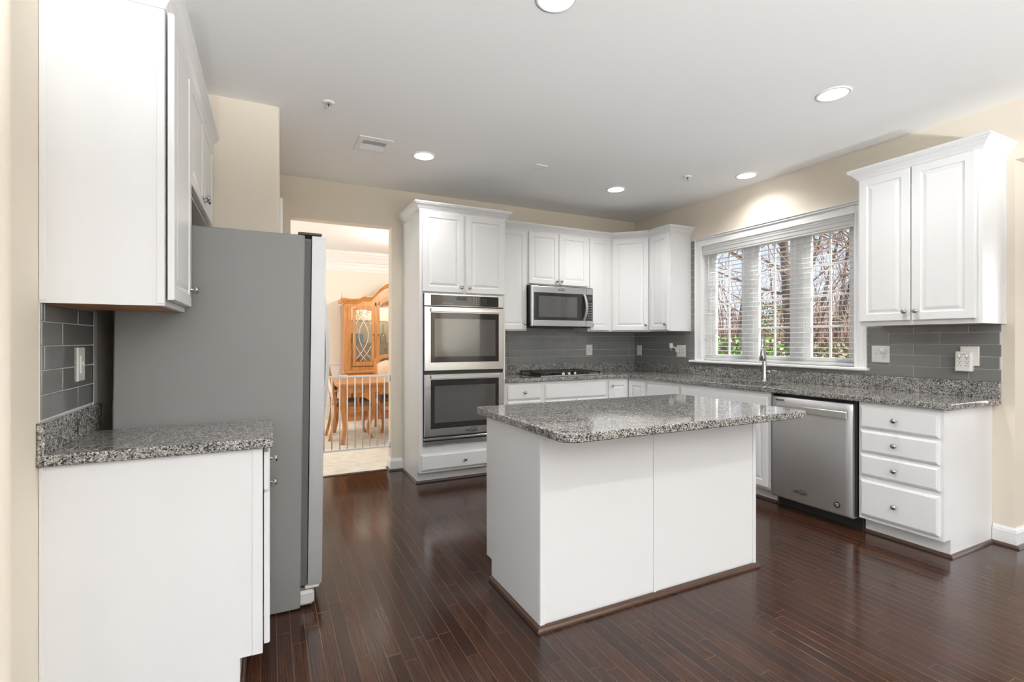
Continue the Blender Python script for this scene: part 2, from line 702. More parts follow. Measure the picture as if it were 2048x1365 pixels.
struct('floor', MB().box(-9.0, 0.14, -9.0, 0.055, -0.12, 0.0).box(0.14, 4.0, -9.0, YE_ + .12, -0.12, 0.0), 'dark_hardwood')
struct('floor_dining', MB().box(-6.2, 0.6, 0.055, 3.9, -0.12, 0.004), 'dining_carpet')
mb = MB()
mb.box(-9.0, 0.14, -9.0, 0.0, HC, HC + 0.12)
mb.box(0.14, 4.0, -9.0, YE_ + .12, HC, HC + 0.12)
struct('ceiling', mb, 'ceiling_paint')
struct('ceiling_dining', MB().box(-6.2, 0.6, WT, 3.9, HC, HC + 0.12), 'trim_white')

mb = MB()
mb.box(-9.13, XO0, 0, WT, 0, HC + .12)
mb.box(XO1, 0.14, 0, WT, 0, HC + .12)
mb.box(XO0, XO1, 0, WT, ZO, HC + .12)
struct('wall_back', mb, 'wall_paint')

# right wall with the window opening and, past its end, a cased opening with a header
WY0, WY1, WZ0, WZ1 = -1.075, -2.595, 1.072, 2.278   # window opening
YE = -3.515
mb = MB()
mb.box(0, 0.14, 0, WY0, 0, HC + .12)
mb.box(0, 0.14, WY1, YE, 0, HC + .12)
mb.box(0, 0.14, WY0, WY1, 0, WZ0)
mb.box(0, 0.14, WY0, WY1, WZ1, HC + .12)
mb.box(0, 0.14, YE, -6.4, 2.40, HC + .12)
mb.box(0, 0.14, -6.4, -9.0, 0, HC + .12)
struct('wall_right', mb, 'wall_paint')

# left wall, its free end rounded like a bullnose corner
mb = MB()
pts = [(XL, -1.39), (XL - .14, -1.39), (XL - .14, -2.99)]
r = 0.022
for k in range(9):
    a = PI * 1.5 + k * (PI / 2) / 8
    pts.append((XL - r + r * math.cos(a), -2.99 + r + r * math.sin(a)))
mb.loops([[(x, y, 0) for x, y in pts], [(x, y, HC) for x, y in pts]], True, True, False)
struct('wall_left', mb, 'wall_paint')
# pantry block beyond the refrigerator alcove
mb = MB()
XP = -4.072
pts = [(-9.0, -1.39), (XP - r, -1.39)]
for k in range(1, 9):
    a = -PI / 2 + k * (PI / 2) / 8
    pts.append((XP - r + r * math.cos(a), -1.39 + r + r * math.sin(a)))
pts += [(XP, 0), (-9.0, 0)]
mb.loops([[(x, y, 0) for x, y in pts], [(x, y, HC) for x, y in pts]], True, True, False)
struct('wall_pantry', mb, 'wall_paint')
# outer walls of the open rooms behind the camera, with their windows
mb = MB()
ox = [(-7.55, -5.85), (-5.05, -3.35), (-2.55, -0.85)]
e = -9.0
for a, b in ox:
    mb.box(e, a, -9.13, -9.0, 0, HC)
    mb.box(a, b, -9.13, -9.0, 0, 0.30)
    mb.box(a, b, -9.13, -9.0, 2.40, HC)
    e = b
mb.box(e, 4.0, -9.13, -9.0, 0, HC)
struct('wall_rear', mb, 'wall_paint')
mb = MB()
e = -1.39
for a, b in ((-3.8, -5.4), (-6.2, -7.8)):
    mb.box(-9.13, -9.0, e, a, 0, HC)
    mb.box(-9.13, -9.0, a, b, 0, 0.45)
    mb.box(-9.13, -9.0, a, b, 2.35, HC)
    e = b
mb.box(-9.13, -9.0, e, -9.0, 0, HC)
struct('wall_breakfast', mb, 'wall_paint')
mb = MB()
mb.box(4.0, 4.13, -3.4, -4.4, 0, HC)
mb.box(4.0, 4.13, -4.4, -6.8, 0, 0.5)
mb.box(4.0, 4.13, -4.4, -6.8, 2.4, HC)
mb.box(4.0, 4.13, -6.8, -9.0, 0, HC)
mb.box(0.14, 4.13, YE + .12, YE, 0, HC)
struct('wall_family', mb, 'wall_paint')


def plain_window(n, a, b, z0, z1, fixed, axis):
    """window frame with muntin bars set in an outer wall behind the camera"""
    mb = MB()
    cols, rows = 2, 3

    def bar(u0, u1, w0, w1, d=0.05):
        if axis == 'x':
            mb.box(u0, u1, fixed - d, fixed, w0, w1, .003)
        else:
            mb.box(fixed - d, fixed, u0, u1, w0, w1, .003)
    f = 0.06
    bar(a, a + f, z0, z1)
    bar(b - f, b, z0, z1)
    bar(a + f, b - f, z0, z0 + f)
    bar(a + f, b - f, z1 - f, z1)
    bar((a + b) / 2 - .04, (a + b) / 2 + .04, z0 + f, z1 - f)
    for k in (1, 2):
        z = z0 + (z1 - z0) * k / 3
        bar(a + f, (a + b) / 2 - .04, z - .012, z + .012, .03)
        bar((a + b) / 2 + .04, b - f, z - .012, z + .012, .03)
    struct('window_%d' % n, mb, 'trim_white')


for k, (a, b) in enumerate(ox):
    plain_window(2 + k, a, b, 0.30, 2.40, -8.86, 'x')
plain_window(5, -5.4, -3.8, 0.45, 2.35, -8.86, 'y')
plain_window(6, -7.8, -6.2, 0.45, 2.35, -8.86, 'y')

# dining room walls
YD = 3.75
struct('wall_dining_back', MB().box(-6.2, 0.6, YD, YD + .1, 0, HC), 'dining_paint')
struct('wall_dining_left', MB().box(-6.2, -6.1, WT, YD, 0, HC), 'dining_paint')
struct('wall_dining_right', MB().box(0.5, 0.6, WT, YD, 0, HC), 'dining_paint')
# wainscot, chair rail and crown of the dining room
mb = MB()
mb.box(-6.1, 0.5, YD - .012, YD, 0.0, 0.86)
mb.box(-6.1, 0.5, YD - .020, YD - .012, 0.0, 0.14)
for k in range(9):
    x = -6.0 + .72 * k
    for (a, b, c, d) in ((x, x + .6, .22, .24), (x, x + .6, .74, .76), (x, x + .02, .24, .74), (x + .58, x + .6, .24, .74)):
        mb.box(a, b, YD - .022, YD - .012, c, d)
struct('trim_1', mb, 'trim_white')
rail = [(0, .86), (.018, .86), (.022, .875), (.034, .885), (.040, .90), (.040, .912), (.030, .92), (0, .92)]
struct('trim_2', MB().sweep([(0.5, YD), (-6.1, YD)][::-1], rail), 'trim_white')
dcr = [(0, 2.45), (.012, 2.45), (.016, 2.475), (.022, 2.49), (.022, 2.55), (.030, 2.56), (.034, 2.585), (.05, 2.60), (.085, 2.66), (.11, 2.70), (.115, 2.715),
       (.13, 2.725), (.13, 2.77), (0, 2.77)]
struct('trim_3', MB().sweep([(-6.1, YD), (0.5, YD)], dcr), 'trim_white')

# baseboards with a dark shoe strip
BBP = [(0, 0), (.014, 0), (.014, .092), (.011, .098), (.011, .104), (.006, .112), (.004, .118), (0, .118)]
SHOE = [(0, 0), (.017, 0), (.0165, .006), (.013, .013), (.008, .0165), (0, .018)]


def baseboard(name, path, shoe=True):
    o = MB().sweep(path, BBP).build(name, 'trim_white')
    o['kind'] = 'structure'
    if shoe:
        MB().sweep(path, [(.014 + a, b) for a, b in SHOE]).build('shoe_moulding', 'dark_wood_trim', o)


baseboard('baseboard_right', [(0, -3.413), (0, YE), (.14, YE)])
baseboard('baseboard_back', [(XO1, WT), (XO1, 0), (-2.948, 0)])
baseboard('baseboard_pantry', [(XP - .2, -1.39), (XP, -1.39), (XP, -1.30)])
struct('trim_4', MB().box(XO0 + .002, XO1 - .016, .030, .075, 0, .006, .002), 'dark_wood_trim')   # threshold strip

# pantry door casing on the wall beside the dining opening
d1 = bpy.data.objects.new('door_1', None)
C.objects.link(d1)
d1['kind'] = 'structure'
mb = MB()
mb.box(XP, XP + .018, -1.29, -1.20, 0, 2.22, .003)
mb.box(XP, XP + .018, -0.30, -0.21, 0, 2.22, .003)
mb.box(XP, XP + .018, -1.20, -0.30, 2.13, 2.22, .003)
mb.build('casing', 'trim_white', d1)
mb = MB()
mb.box(XP + .001, XP + .006, -1.20, -0.30, 0.01, 2.13)
mb.build('door_panel', 'trim_white', d1)

# ------------------------------------------------------------------ shared cabinet pieces
DOOR = [(0, .020), (0, .004), (.0015, .0015), (.004, 0), (.050, 0), (.0535, .0045), (.057, .0062), (.066, .0062), (.073, .0035), (.084, .0012), (.088, .001)]
DRAWER = [(0, .020), (0, .008), (.003, .005), (.009, .003), (.012, .0006), (.014, 0)]
SLAB = [(0, .020), (0, .002), (.002, 0)]
CROWN = [(0, 0), (.006, 0), (.006, .010), (.010, .013), (.012, .020), (.015, .022), (.019, .026), (.030, .042), (.042, .052), (.047, .055), (.047, .061),
         (.054, .064), (.054, .078), (0, .078)]


def knob(parent, x, y, z, name='knob'):
    mb = MB()
    mb.lathe([(.0085, 0), (.0085, .002), (.0055, .004), (.005, .012), (.007, .016), (.0145, .018), (.016, .021), (.0155, .025), (.011, .029), (.004, .0305), (.0005, .031)],
             (x, y, z), (0, -1, 0), 18)
    return mb.build(name, 'nickel', parent)


def front(parent, name, x0, x1, z0, z1, y, rings, kn=None, mat='cabinet_white', label=None):
    o = MB().panel(x0, x1, z0, z1, y - .020, rings).build(name, mat, parent, label)
    if kn:
        knob(o, kn[0], y - .020, kn[1])
    return o


def carcass(parent, w, d, h, toe=0.0, bottom=0.0, label=None):
    mb = MB()
    if toe:
        mb.box(0, w, -d, 0, toe, h)
        mb.box(0, w, -(d - .075), 0, 0, toe)
    else:
        mb.box(0, w, -d, 0, bottom, h)
        if bottom:
            mb.box(0, w, -d, -d + .02, 0, bottom)
            mb.box(0, .016, -d + .02, 0, 0, bottom)
            mb.box(w - .016, w, -d + .02, 0, 0, bottom)
    return mb.build('carcass', 'cabinet_white', parent)


def shoe(parent, path):
    return MB().sweep(path, SHOE).build('shoe_moulding', 'dark_wood_trim', parent, 'dark wood shoe moulding')


# ------------------------------------------------------------------ tall oven cabinet + double oven
OX0, OX1, OD = -2.945, -2.107, 0.61
ow = OX1 - OX0
oc = thing('oven_cabinet', 'tall white cabinet around the double wall oven', 'cabinet', (OX0, -.001, 0))
mb = MB()
OVX0, OVX1, OVZ0, OVZ1 = .030, .808, .340, 1.705      # oven cut-out
mb.box(0, OVX0, -OD, 0, .105, 2.45)
mb.box(OVX1, ow, -OD, 0, .105, 2.45)
mb.box(OVX0, OVX1, -OD, 0, .105, OVZ0)
mb.box(OVX0, OVX1, -OD, 0, OVZ1, 2.45)
mb.box(OVX0, OVX1, -.03, 0, OVZ0, OVZ1)
mb.box(0, ow, -(OD - .075), 0, 0, .105)
mb.build('carcass', 'cabinet_white', oc)
front(oc, 'door', .022, .412, 1.716, 2.430, -OD, DOOR, (.385, 1.765))
front(oc, 'door', .436, .824, 1.716, 2.430, -OD, DOOR, (.463, 1.765))
front(oc, 'drawer', .012, .826, .125, .268, -OD, DRAWER, (.42, .197))
MB().sweep([(0, 0), (0, -OD), (ow, -OD), (ow, -.362)], [(a, 2.432 + b) for a, b in CROWN]).build('crown', 'cabinet_white', oc)
MB().sweep([(0, 0), (0, -(OD - .075)), (ow, -(OD - .075))], SHOE).build('shoe_moulding', 'dark_wood_trim', oc, 'dark wood shoe moulding')
MB().box(-.004, .0, -.022, -.002, .0, 2.43).build('scribe_strip', 'cabinet_white', oc)

ov = thing('double_oven', 'stainless double wall oven with black glass doors', 'oven', (OX0, -.001, .34))
Y0 = -OD
VX0, VX1 = .036, .812
mb = MB()
mb.box(OVX0 + .004, OVX1 - .004, -.58, -.04, .004, OVZ1 - .34 - .004)
mb.box(.032, .815, Y0 - .004, -.575, .004, 1.362)
mb.build('oven_body', 'black_metal', ov)
# control panel
cp = MB().panel(VX0, VX1, 1.252, 1.362, Y0 - .030, [(0, .026), (0, .002), (.002, 0)]).build('control_panel', 'steel_horizontal', ov)
MB().box(.335, .435, Y0 - .0338, Y0 - .033, 1.305, 1.338).build('display', 'display_glow', cp)
mb = MB().panel(VX0 + .058, VX1 - .058, 1.256, 1.350, Y0 - .033, [(0, .003), (.001, 0)])
kp_ = len(mb.f)
for r_ in range(4):
    for c_ in range(3):
        mb.box(.50 + .026 * c_, .506 + .026 * c_, Y0 - .0338, Y0 - .033, 1.275 + .018 * r_, 1.279 + .018 * r_)
for r_ in range(3):
    mb.box(.60, .608, Y0 - .0338, Y0 - .033, 1.280 + .02 * r_, 1.284 + .02 * r_)
    mb.box(.622, .630, Y0 - .0338, Y0 - .033, 1.280 + .02 * r_, 1.284 + .02 * r_)
for c_ in range(4):
    mb.box(.20 + .03 * c_, .212 + .03 * c_, Y0 - .0338, Y0 - .033, 1.277, 1.281)
mb.mi = [0 if i < kp_ else 1 for i in range(len(mb.f))]
mb.build('touch_panel', ['black_glass', 'legend_grey'], cp)


def oven_door(z0, z1, wz0, wz1):
    d = MB().panel(VX0, VX1, z0, z1, Y0 - .034, [(0, .030), (0, .004), (.003, 0)]).build('oven_door', 'steel_horizontal', ov)
    MB().panel(VX0 + .056, VX1 - .056, wz0, wz1, Y0 - .0362, [(0, .003), (.001, .0005), (.003, 0)]).build('door_glass', 'black_glass', d)
    MB().box(VX0 + .092, VX1 - .092, Y0 - .0367, Y0 - .0362, wz0 + .052, wz1 - .055, .0).build('window', 'oven_glass', d)
    h = MB()
    h.panel(VX0 + .056, VX1 - .056, wz1 + .006, wz1 + .040, Y0 - .062, [(0, .014), (0, .003), (.003, 0)])
    for x in (VX0 + .075, VX1 - .085):
        h.box(x, x + .012, Y0 - .050, Y0 - .033, wz1 + .012, wz1 + .034)
    h.build('handle', 'steel_horizontal', d)
    return d


oven_door(.672, 1.244, .745, 1.192)
od2 = oven_door(.088, .640, .155, .592)
mb = MB()
mb.panel(VX0 - .003, VX1 + .003, .008, .044, Y0 - .028, [(0, .022), (0, .003), (.003, 0)])
mb.panel(VX0 - .003, VX1 + .003, .056, .074, Y0 - .036, [(0, .028), (0, .003), (.003, 0)])
mb.build('vent_trim', 'steel_horizontal', ov)


def logo(parent, x, y, z, size, mat='logo_ink'):
    """slanted script name with its swirl ring, on a face looking to -y"""
    text('logo', 'Whirlpool', size, mat, parent, (x, y, z), (PI / 2, 0, 0), .0004, .25, .86)
    mb = MB()
    pts = []
    for k in range(29):
        a = -2.4 + k * (2 * PI * 0.93) / 28
        px, pz = 1.25 * size * math.cos(a), .52 * size * math.sin(a)
        ca, sa = math.cos(.35), math.sin(.35)
        pts.append((x + px * ca - pz * sa + size * .15, y, z + px * sa + pz * ca + size * .05))
    mb.tube(pts, [size * (.015 + .05 * math.sin(PI * k / 28)) for k in range(29)], 5)
    mb.build('logo_ring', mat, parent)


logo(od2, .475, Y0 - .0345, .118, .034)

# ------------------------------------------------------------------ wall cabinets, back wall
UD, UZ, UH = 0.305, 1.385, 2.45 - 1.385
A0, A1 = -2.107, -1.712
M0, M1 = -1.712, -0.937
N0, N1 = -0.937, -0.61
ca = thing('upper_cabinet', 'narrow white wall cabinet between tall oven cabinet and microwave', 'cabinet', (A0, -.001, UZ))
carcass(ca, A1 - A0, UD, UH)
front(ca, 'door', .022, .386, .012, UH - .018, -UD, DOOR, (.362, .075))
cm = thing('upper_cabinet', 'short two-door white cabinet directly above the microwave', 'cabinet', (M0, -.001, 1.868))
carcass(cm, M1 - M0, UD, 2.45 - 1.868)
front(cm, 'door', .020, .385, .014, .564, -UD, DOOR, (.362, .055))
front(cm, 'door', .391, .760, .014, .564, -UD, DOOR, (.414, .055))
cn = thing('upper_cabinet', 'slim single-door white wall cabinet between microwave and angled corner cabinet', 'cabinet', (N0, -.001, UZ))
carcass(cn, N1 - N0, UD, UH)
front(cn, 'door', .022, .285, .012, UH - .018, -UD, DOOR, (.044, .075))
# angled corner cabinet
cd = thing('corner_upper_cabinet', 'white wall cabinet with angled door filling the room corner', 'cabinet', (-.001, -.001, UZ))
poly = [(0, 0), (-.61, 0), (-.61, -UD), (-UD, -.61), (0, -.61)]
MB().loops([[(x, y, 0) for x, y in poly], [(x, y, UH) for x, y in poly]]).build('carcass', 'cabinet_white', cd)
R45 = Matrix.Translation((-.61, -UD, 0)) @ Matrix.Rotation(-PI / 4, 4, 'Z')
dw = math.hypot(.305, .305)
o = MB().panel(.016, dw - .016, .012, UH - .018, -.020, DOOR).xf(R45).build('door', 'cabinet_white', cd)
k_ = MB().lathe([(.0085, 0), (.0055, .004), (.005, .012), (.0145, .018), (.016, .021), (.0155, .025), (.011, .029), (.0005, .031)], (dw - .042, -.020, .075), (0, -1, 0), 18)
k_.xf(R45).build('knob', 'nickel', o)
# right wall, before the window
cr = thing('upper_cabinet', 'slim white wall cabinet between angled corner cabinet and window', 'cabinet', (-.001, -.611, UZ), -90)
carcass(cr, .313, UD, UH)
front(cr, 'door', .012, .290, .012, UH - .018, -UD, DOOR, (.266, .075))
# crown: one mitred run, split between its cabinets
path = [(A0 + .001, -UD), (A1, -UD), (M1, -UD), (N1, -UD), (-UD, -.61), (-UD, -.923), (0, -.923)]
L = sweep_loops(path, [(a, 2.432 + b) for a, b in CROWN])
for own, i0, i1 in ((ca, 0, 1), (cm, 1, 2), (cn, 2, 3), (cd, 3, 4), (cr, 4, 6)):
    MB().loops(L[i0:i1 + 1]).xf(inv(own)).build('crown', 'cabinet_white', own)

# microwave
MX0, MX1 = -1.706, -0.928
mw = thing('microwave', 'stainless over-range microwave with curved handle above cooktop', 'microwave', (MX0, 0, 1.425))
w = MX1 - MX0
mb = MB()
mb.box(0, w, -.375, -.012, .012, .438)
mb.box(.02, w - .02, -.36, -.04, 0, .012)
mb.box(.03, w - .03, -.372, -.30, -.006, .0)
mb.build('housing', 'black_metal', mw)
sp_ = .685
dr = MB().panel(.002, sp_ - .002, .006, .430, -.405, [(0, .030), (0, .008), (.003, .002), (.008, 0)]).build('door', 'steel_horizontal', mw)
MB().panel(.028, sp_ - .002, .072, .362, -.4075, [(0, .004), (.001, .0004), (.002, 0)]).build('door_glass', 'black_glass', dr)
MB().box(.085, .56, -.4080, -.4075, .105, .325).build('window', 'oven_glass', dr)
h = MB()
pts = []
for k in range(13):
    t_ = k / 12
    pts.append((.648 + .006 * math.sin(PI * t_), -.408 - .045 * math.sin(PI * t_) ** .7, .075 + .285 * t_))
h.rect_tube(pts, (.012, .007), up=(0, 1, 0), smooth=False)
h.build('handle', 'steel_vertical', dr, 'curved steel handle')
cpn = MB().panel(sp_ + .001, w - .002, .006, .430, -.403, [(0, .028), (0, .006), (.003, 0)]).build('control_panel', 'steel_horizontal', mw)
MB().box(sp_ + .018, w - .022, -.4062, -.4055, .300, .335).build('display', 'display_glow', cpn)
mb = MB().panel(sp_ + .004, w - .012, .072, .362, -.4055, [(0, .004), (.001, 0)])
kp_ = len(mb.f)
for r_ in range(7):
    for c_ in range(3):
        mb.box(sp_ + .018 + .021 * c_, sp_ + .029 + .021 * c_, -.4062, -.4055, .095 + .027 * r_, .104 + .027 * r_)
mb.mi = [0 if i < kp_ else 1 for i in range(len(mb.f))]
mb.build('keypad', ['black_glass', 'legend_grey'], cpn)
logo(dr, .36, -.4056, .396, .024)

# ------------------------------------------------------------------ wall cabinet right of the window
c2 = thing('upper_cabinet', 'two-door white wall cabinet over the surge protector, at the open wall end', 'cabinet', (-.001, -2.783, UZ), -90)
carcass(c2, .690, UD, UH, 0, .006)
MB().box(.016, .674, -UD + .02, -.004, .002, .006).build('underside', 'cabinet_underside_wood', c2)
front(c2, 'door', .012, .326, .030, UH - .018, -UD, DOOR, (.298, .090))
front(c2, 'door', .334, .662, .030, UH - .018, -UD, DOOR, (.362, .090))
MB().sweep([(0, 0), (0, -UD), (.690, -UD), (.690, 0)], [(a, UH - .018 + b) for a, b in CROWN]).build('crown', 'cabinet_white', c2)
MB().box(.690, .694, -.014, 0, 0, UH - .02).build('scribe_strip', 'cabinet_white', c2)

# ------------------------------------------------------------------ base cabinets
BD, BH = 0.61, 0.876
cb1 = thing('base_cabinet', 'white base cabinet with one small drawer beside the oven tower', 'cabinet', (-2.106, -.001, 0))
carcass(cb1, .407, BD, BH, .105)
front(cb1, 'drawer', .020, .380, .705, .848, -BD, DRAWER, (.200, .777))
front(cb1, 'door', .020, .380, .125, .690, -BD, DOOR, (.352, .63))
shoe(cb1, [(0, -.535), (.407, -.535)])
cb2 = thing('base_cabinet', 'white base cabinet under the cooktop with plain knobless drawer front', 'cabinet', (-1.699, -.001, 0))
carcass(cb2, .793, BD, BH, .105)
front(cb2, 'false_front', .030, .770, .695, .840, -BD, DRAWER)
front(cb2, 'door', .030, .396, .125, .680, -BD, DOOR, (.370, .62))
front(cb2, 'door', .404, .770, .125, .680, -BD, DOOR, (.430, .62))
shoe(cb2, [(0, -.535), (.795, -.535)])
# corner cabinet with folding L-shaped doors
cb3 = thing('corner_base_cabinet', 'white inside-corner base cabinet with folding L-shaped door', 'cabinet', (-.001, -.001, 0))
mb = MB()
poly = [(0, 0), (-.905, 0), (-.905, -BD), (-BD, -BD), (-BD, -.905), (0, -.905)]
mb.loops([[(x, y, .105) for x, y in poly], [(x, y, BH) for x, y in poly]])
poly = [(0, 0), (-.905, 0), (-.905, -.535), (-.535, -.535), (-.535, -.905), (0, -.905)]
mb.loops([[(x, y, 0) for x, y in poly], [(x, y, .105) for x, y in poly]])
mb.build('carcass', 'cabinet_white', cb3)
o = MB().panel(-.888, -.634, .125, .852, -BD - .020, DOOR).build('door', 'cabinet_white', cb3)
knob(o, -.858, -BD - .020, .800)
RM = Matrix.Translation((-BD, -.634, 0)) @ Matrix.Rotation(-PI / 2, 4, 'Z')
MB().panel(0, .254, .125, .852, -.020, DOOR).xf(RM).build('door', 'cabinet_white', cb3)
shoe(cb3, [(-.905, -.535), (-.535, -.535), (-.535, -.905)])
cb4 = thing('base_cabinet', 'narrow white base cabinet between folding corner doors and sink cabinet', 'cabinet', (-.001, -.907, 0), -90)
carcass(cb4, .465, BD, BH, .105)
front(cb4, 'false_front', .014, .452, .700, .842, -BD, DRAWER)
front(cb4, 'door', .014, .452, .125, .685, -BD, DOOR, (.045, .63))
shoe(cb4, [(0, -.535), (.468, -.535)])
cb5 = thing('sink_cabinet', 'white sink base cabinet beside the dishwasher below the window', 'cabinet', (-.001, -1.373, 0), -90)
carcass(cb5, .940, BD, .70, .105)
mb = MB()
mb.box(0, .940, -BD, -BD + .02, .70, BH)
mb.box(0, .018, -BD + .02, 0, .70, BH)
mb.box(.922, .940, -BD + .02, 0, .70, BH)
mb.build('face_frame', 'cabinet_white', cb5)
front(cb5, 'false_front', .014, .926, .700, .842, -BD, DRAWER)
front(cb5, 'door', .014, .464, .125, .685, -BD, DOOR, (.436, .63))
front(cb5, 'door', .474, .926, .125, .685, -BD, DOOR, (.502, .63))
shoe(cb5, [(0, -.535), (.940, -.535)])
cb6 = thing('drawer_cabinet', 'white four-drawer base cabinet at the end of the counter', 'cabinet', (-.001, -2.952, 0), -90)
carcass(cb6, .458, BD, BH, .105)
for z0, z1 in ((.707, .848), (.550, .691), (.395, .533), (.130, .365)):
    front(cb6, 'drawer', .014, .440, z0, z1, -BD, DRAWER, (.217, (z0 + z1) / 2 - (0 if z1 > .4 else .008)))
shoe(cb6, [(0, -.535), (.458, -.535), (.458, 0)])

# dishwasher
dwr = thing('dishwasher', 'stainless dishwasher with bar handle beside white drawer cabinet', 'dishwasher', (-.001, -2.325, 0), -90)
mb = MB()
mb.box(.006, .614, -.575, -.04, .09, .868)
mb.box(.003, .018, -.612, -.575, .10, .868)
mb.box(.602, .617, -.612, -.575, .10, .868)
mb.build('tub', 'black_metal', dwr)
MB().box(.006, .622, -.548, -.50, 0.0, .125, .002).build('toe_panel', 'black_plastic', dwr)
ls = []
for k in range(13):        # gently bowed door
    t_ = k / 12
    x = .014 + .586 * t_
    b = .014 * (1 - (2 * t_ - 1) ** 2)
    ls.append([(x, -.578, .085), (x, -.632 - b * .6, .085), (x, -.636 - b, .10), (x, -.636 - b, .740), (x, -.632 - b * .5, .800), (x, -.630 - b * .4, .850), (x, -.626, .853), (x, -.578, .853)])
dd = MB().loops(ls, True, True, True).build('door', 'steel_vertical', dwr)
hb = MB()
hb.panel(.075, .580, .752, .800, -.672, [(0, .016), (0, .004), (.003, 0)])
for x in (.09, .55):
    hb.box(x, x + .015, -.66, -.632, .762, .790)
hb.build('handle', 'steel_horizontal', dd, 'flat steel bar handle')
mb = MB()
for z in (.822, .830):
    mb.box(.045, .115, -.6370, -.632, z, z + .004)
mb.build('vent', 'black_gap', dd)
logo(dd, .245, -.6505, .165, .030)
bd = MB().lathe([(.021, 0), (.021, .002), (.019, .0025)], (.505, -.6455, .155), (0, -1, 0), 24).build('badge', 'logo_ink', dd, 'round black and white badge')
mb = MB()
for z, a, b in ((.163, -.006, .013), (.155, -.002, .013), (.148, -.004, .010)):
    mb.box(.505 + a, .505 + b, -.6486, -.648, z - .0016, z + .0016)
for z in (.163, .155):
    mb.lathe([(.0025, 0), (.0025, .0006)], (.495, -.648, z), (0, -1, 0), 10)
mb.build('badge_lettering', 'plastic_white', bd)
MB().box(.006, .614, -.60, -.05, .868, .8755).build('counter_rail', 'black_gap', dwr)

# ------------------------------------------------------------------ long countertop
CT0, CT1 = .8765, .914
CE = -3.4525


def rounded(poly, radii, n=6):
    out = []
    N = len(poly)
    for i in range(N):
        r_ = radii[i] if isinstance(radii, (list, tuple)) else radii
        b = Vector(poly[i])
        if r_ <= 0:
            out.append(tuple(b))
            continue
        d1 = (Vector(poly[i - 1]) - b).normalized()
        d2 = (Vector(poly[(i + 1) % N]) - b).normalized()
        p1, p2 = b + d1 * r_, b + d2 * r_
        for k in range(n + 1):
            t_ = k / n
            out.append(tuple(p1 * (1 - t_) ** 2 + b * 2 * t_ * (1 - t_) + p2 * t_ ** 2))
    return out


ct = thing('countertop', 'long L-shaped speckled granite countertop along the back and window walls', 'countertop', (0, 0, CT0))
zc = CT1 - CT0
poly = rounded([(-2.105, -.0), (-2.105, -.642), (-.642, -.642), (-.642, CE), (0, CE), (0, 0)], [0, 0, .03, .02, 0, 0])
SX0, SX1, SY0, SY1 = -.560, -.215, -2.235, -1.560     # sink cut-out
tmp = MB().slab(poly, 0, zc, .005).build('slab', 'granite', ct)
cut = MB().slab(rounded([(SX0, SY0), (SX1, SY0), (SX1, SY1), (SX0, SY1)], .05), -.1, .2, .001).build('cutter', 'granite', ct)
md = tmp.modifiers.new('sink_hole', 'BOOLEAN')
md.operation = 'DIFFERENCE'
md.solver = 'EXACT'
md.object = cut
bpy.context.view_layer.update()
me = bpy.data.meshes.new_from_object(tmp.evaluated_get(bpy.context.evaluated_depsgraph_get()))
tmp.modifiers.clear()
tmp.data = me
bpy.data.objects.remove(cut)
mb = MB()
mb.box(-2.105, -.0205, -.020, -.0005, zc, zc + .103, .002)
mb.box(-.020, -.0005, CE + .001, -.0005, zc, zc + .103, .002)
mb.build('backsplash', 'granite', ct)

# sink and faucet
sk = thing('sink', 'stainless undermount sink sunk in the granite below the window', 'sink', (-.3875, -1.8975, .70))
mb = MB()
ro = rounded([(-.178, -.343), (.178, -.343), (.178, .343), (-.178, .343)], .05)
ri = rounded([(-.170, -.335), (.170, -.335), (.170, .335), (-.170, .335)], .05)
zt = CT0 - .70 - .001
mb.loops([[(x, y, zt) for x, y in ro], [(x, y, 0.003) for x, y in ro], [(x * .9, y * .95, 0) for x, y in ro]], False, True)
mb.loops([[(x, y, zt) for x, y in ri], [(x, y, .02) for x, y in ri], [(x * .88, y * .93, .006) for x, y in ri]], False, True)
mb.loops([[(x, y, zt) for x, y in ro], [(x, y, zt) for x, y in ri]], False, False)
mb.build('basin', 'steel_horizontal', sk)
MB().lathe([(.045, 0), (.045, .006), (.03, .007), (.028, .004)], (0, 0, .006), (0, 0, 1), 20).build('drain', 'chrome', sk)

fa = thing('faucet', 'brushed nickel pull-down kitchen faucet behind the sink', 'faucet', (-.165, -1.925, CT1), 31)
MB().lathe([(.030, 0), (.030, .006), (.024, .014), (.022, .03), (.021, .10), (.018, .17), (.015, .215), (.014, .225)], (0, 0, 0), (0, 0, 1), 20).build('body', 'nickel', fa)
pts = [(0, 0, .215)]
R_ = .075
for k in range(13):
    a = PI * k / 12
    pts.append((-R_ + R_ * math.cos(a), 0, .315 + R_ * math.sin(a)))
pts.append((-2 * R_ - .004, 0, .30))
MB().tube(pts, .0125, 12).build('spout', 'nickel', fa)
hd = MB()
hd.tube([(-2 * R_ - .004, 0, .315), (-2 * R_ - .008, 0, .27), (-2 * R_ - .013, 0, .225), (-2 * R_ - .016, 0, .19)], [.0145, .0175, .022, .0245], 16)
hd = hd.build('spray_head', 'nickel', fa)
MB().box(-2 * R_ - .044, -2 * R_ - .034, -.007, .007, .205, .238, .002).build('spray_button', 'black_plastic', hd)
lv = MB()
lv.tube([(0, -.018, .085), (0, -.045, .088), (0, -.052, .090)], [.017, .017, .008], 14)
lv.tube([(-.003, -.040, .092), (-.01, -.075, .100), (-.012, -.105, .096)], [.010, .0075, .005], 10)
lv.build('lever', 'nickel', fa)

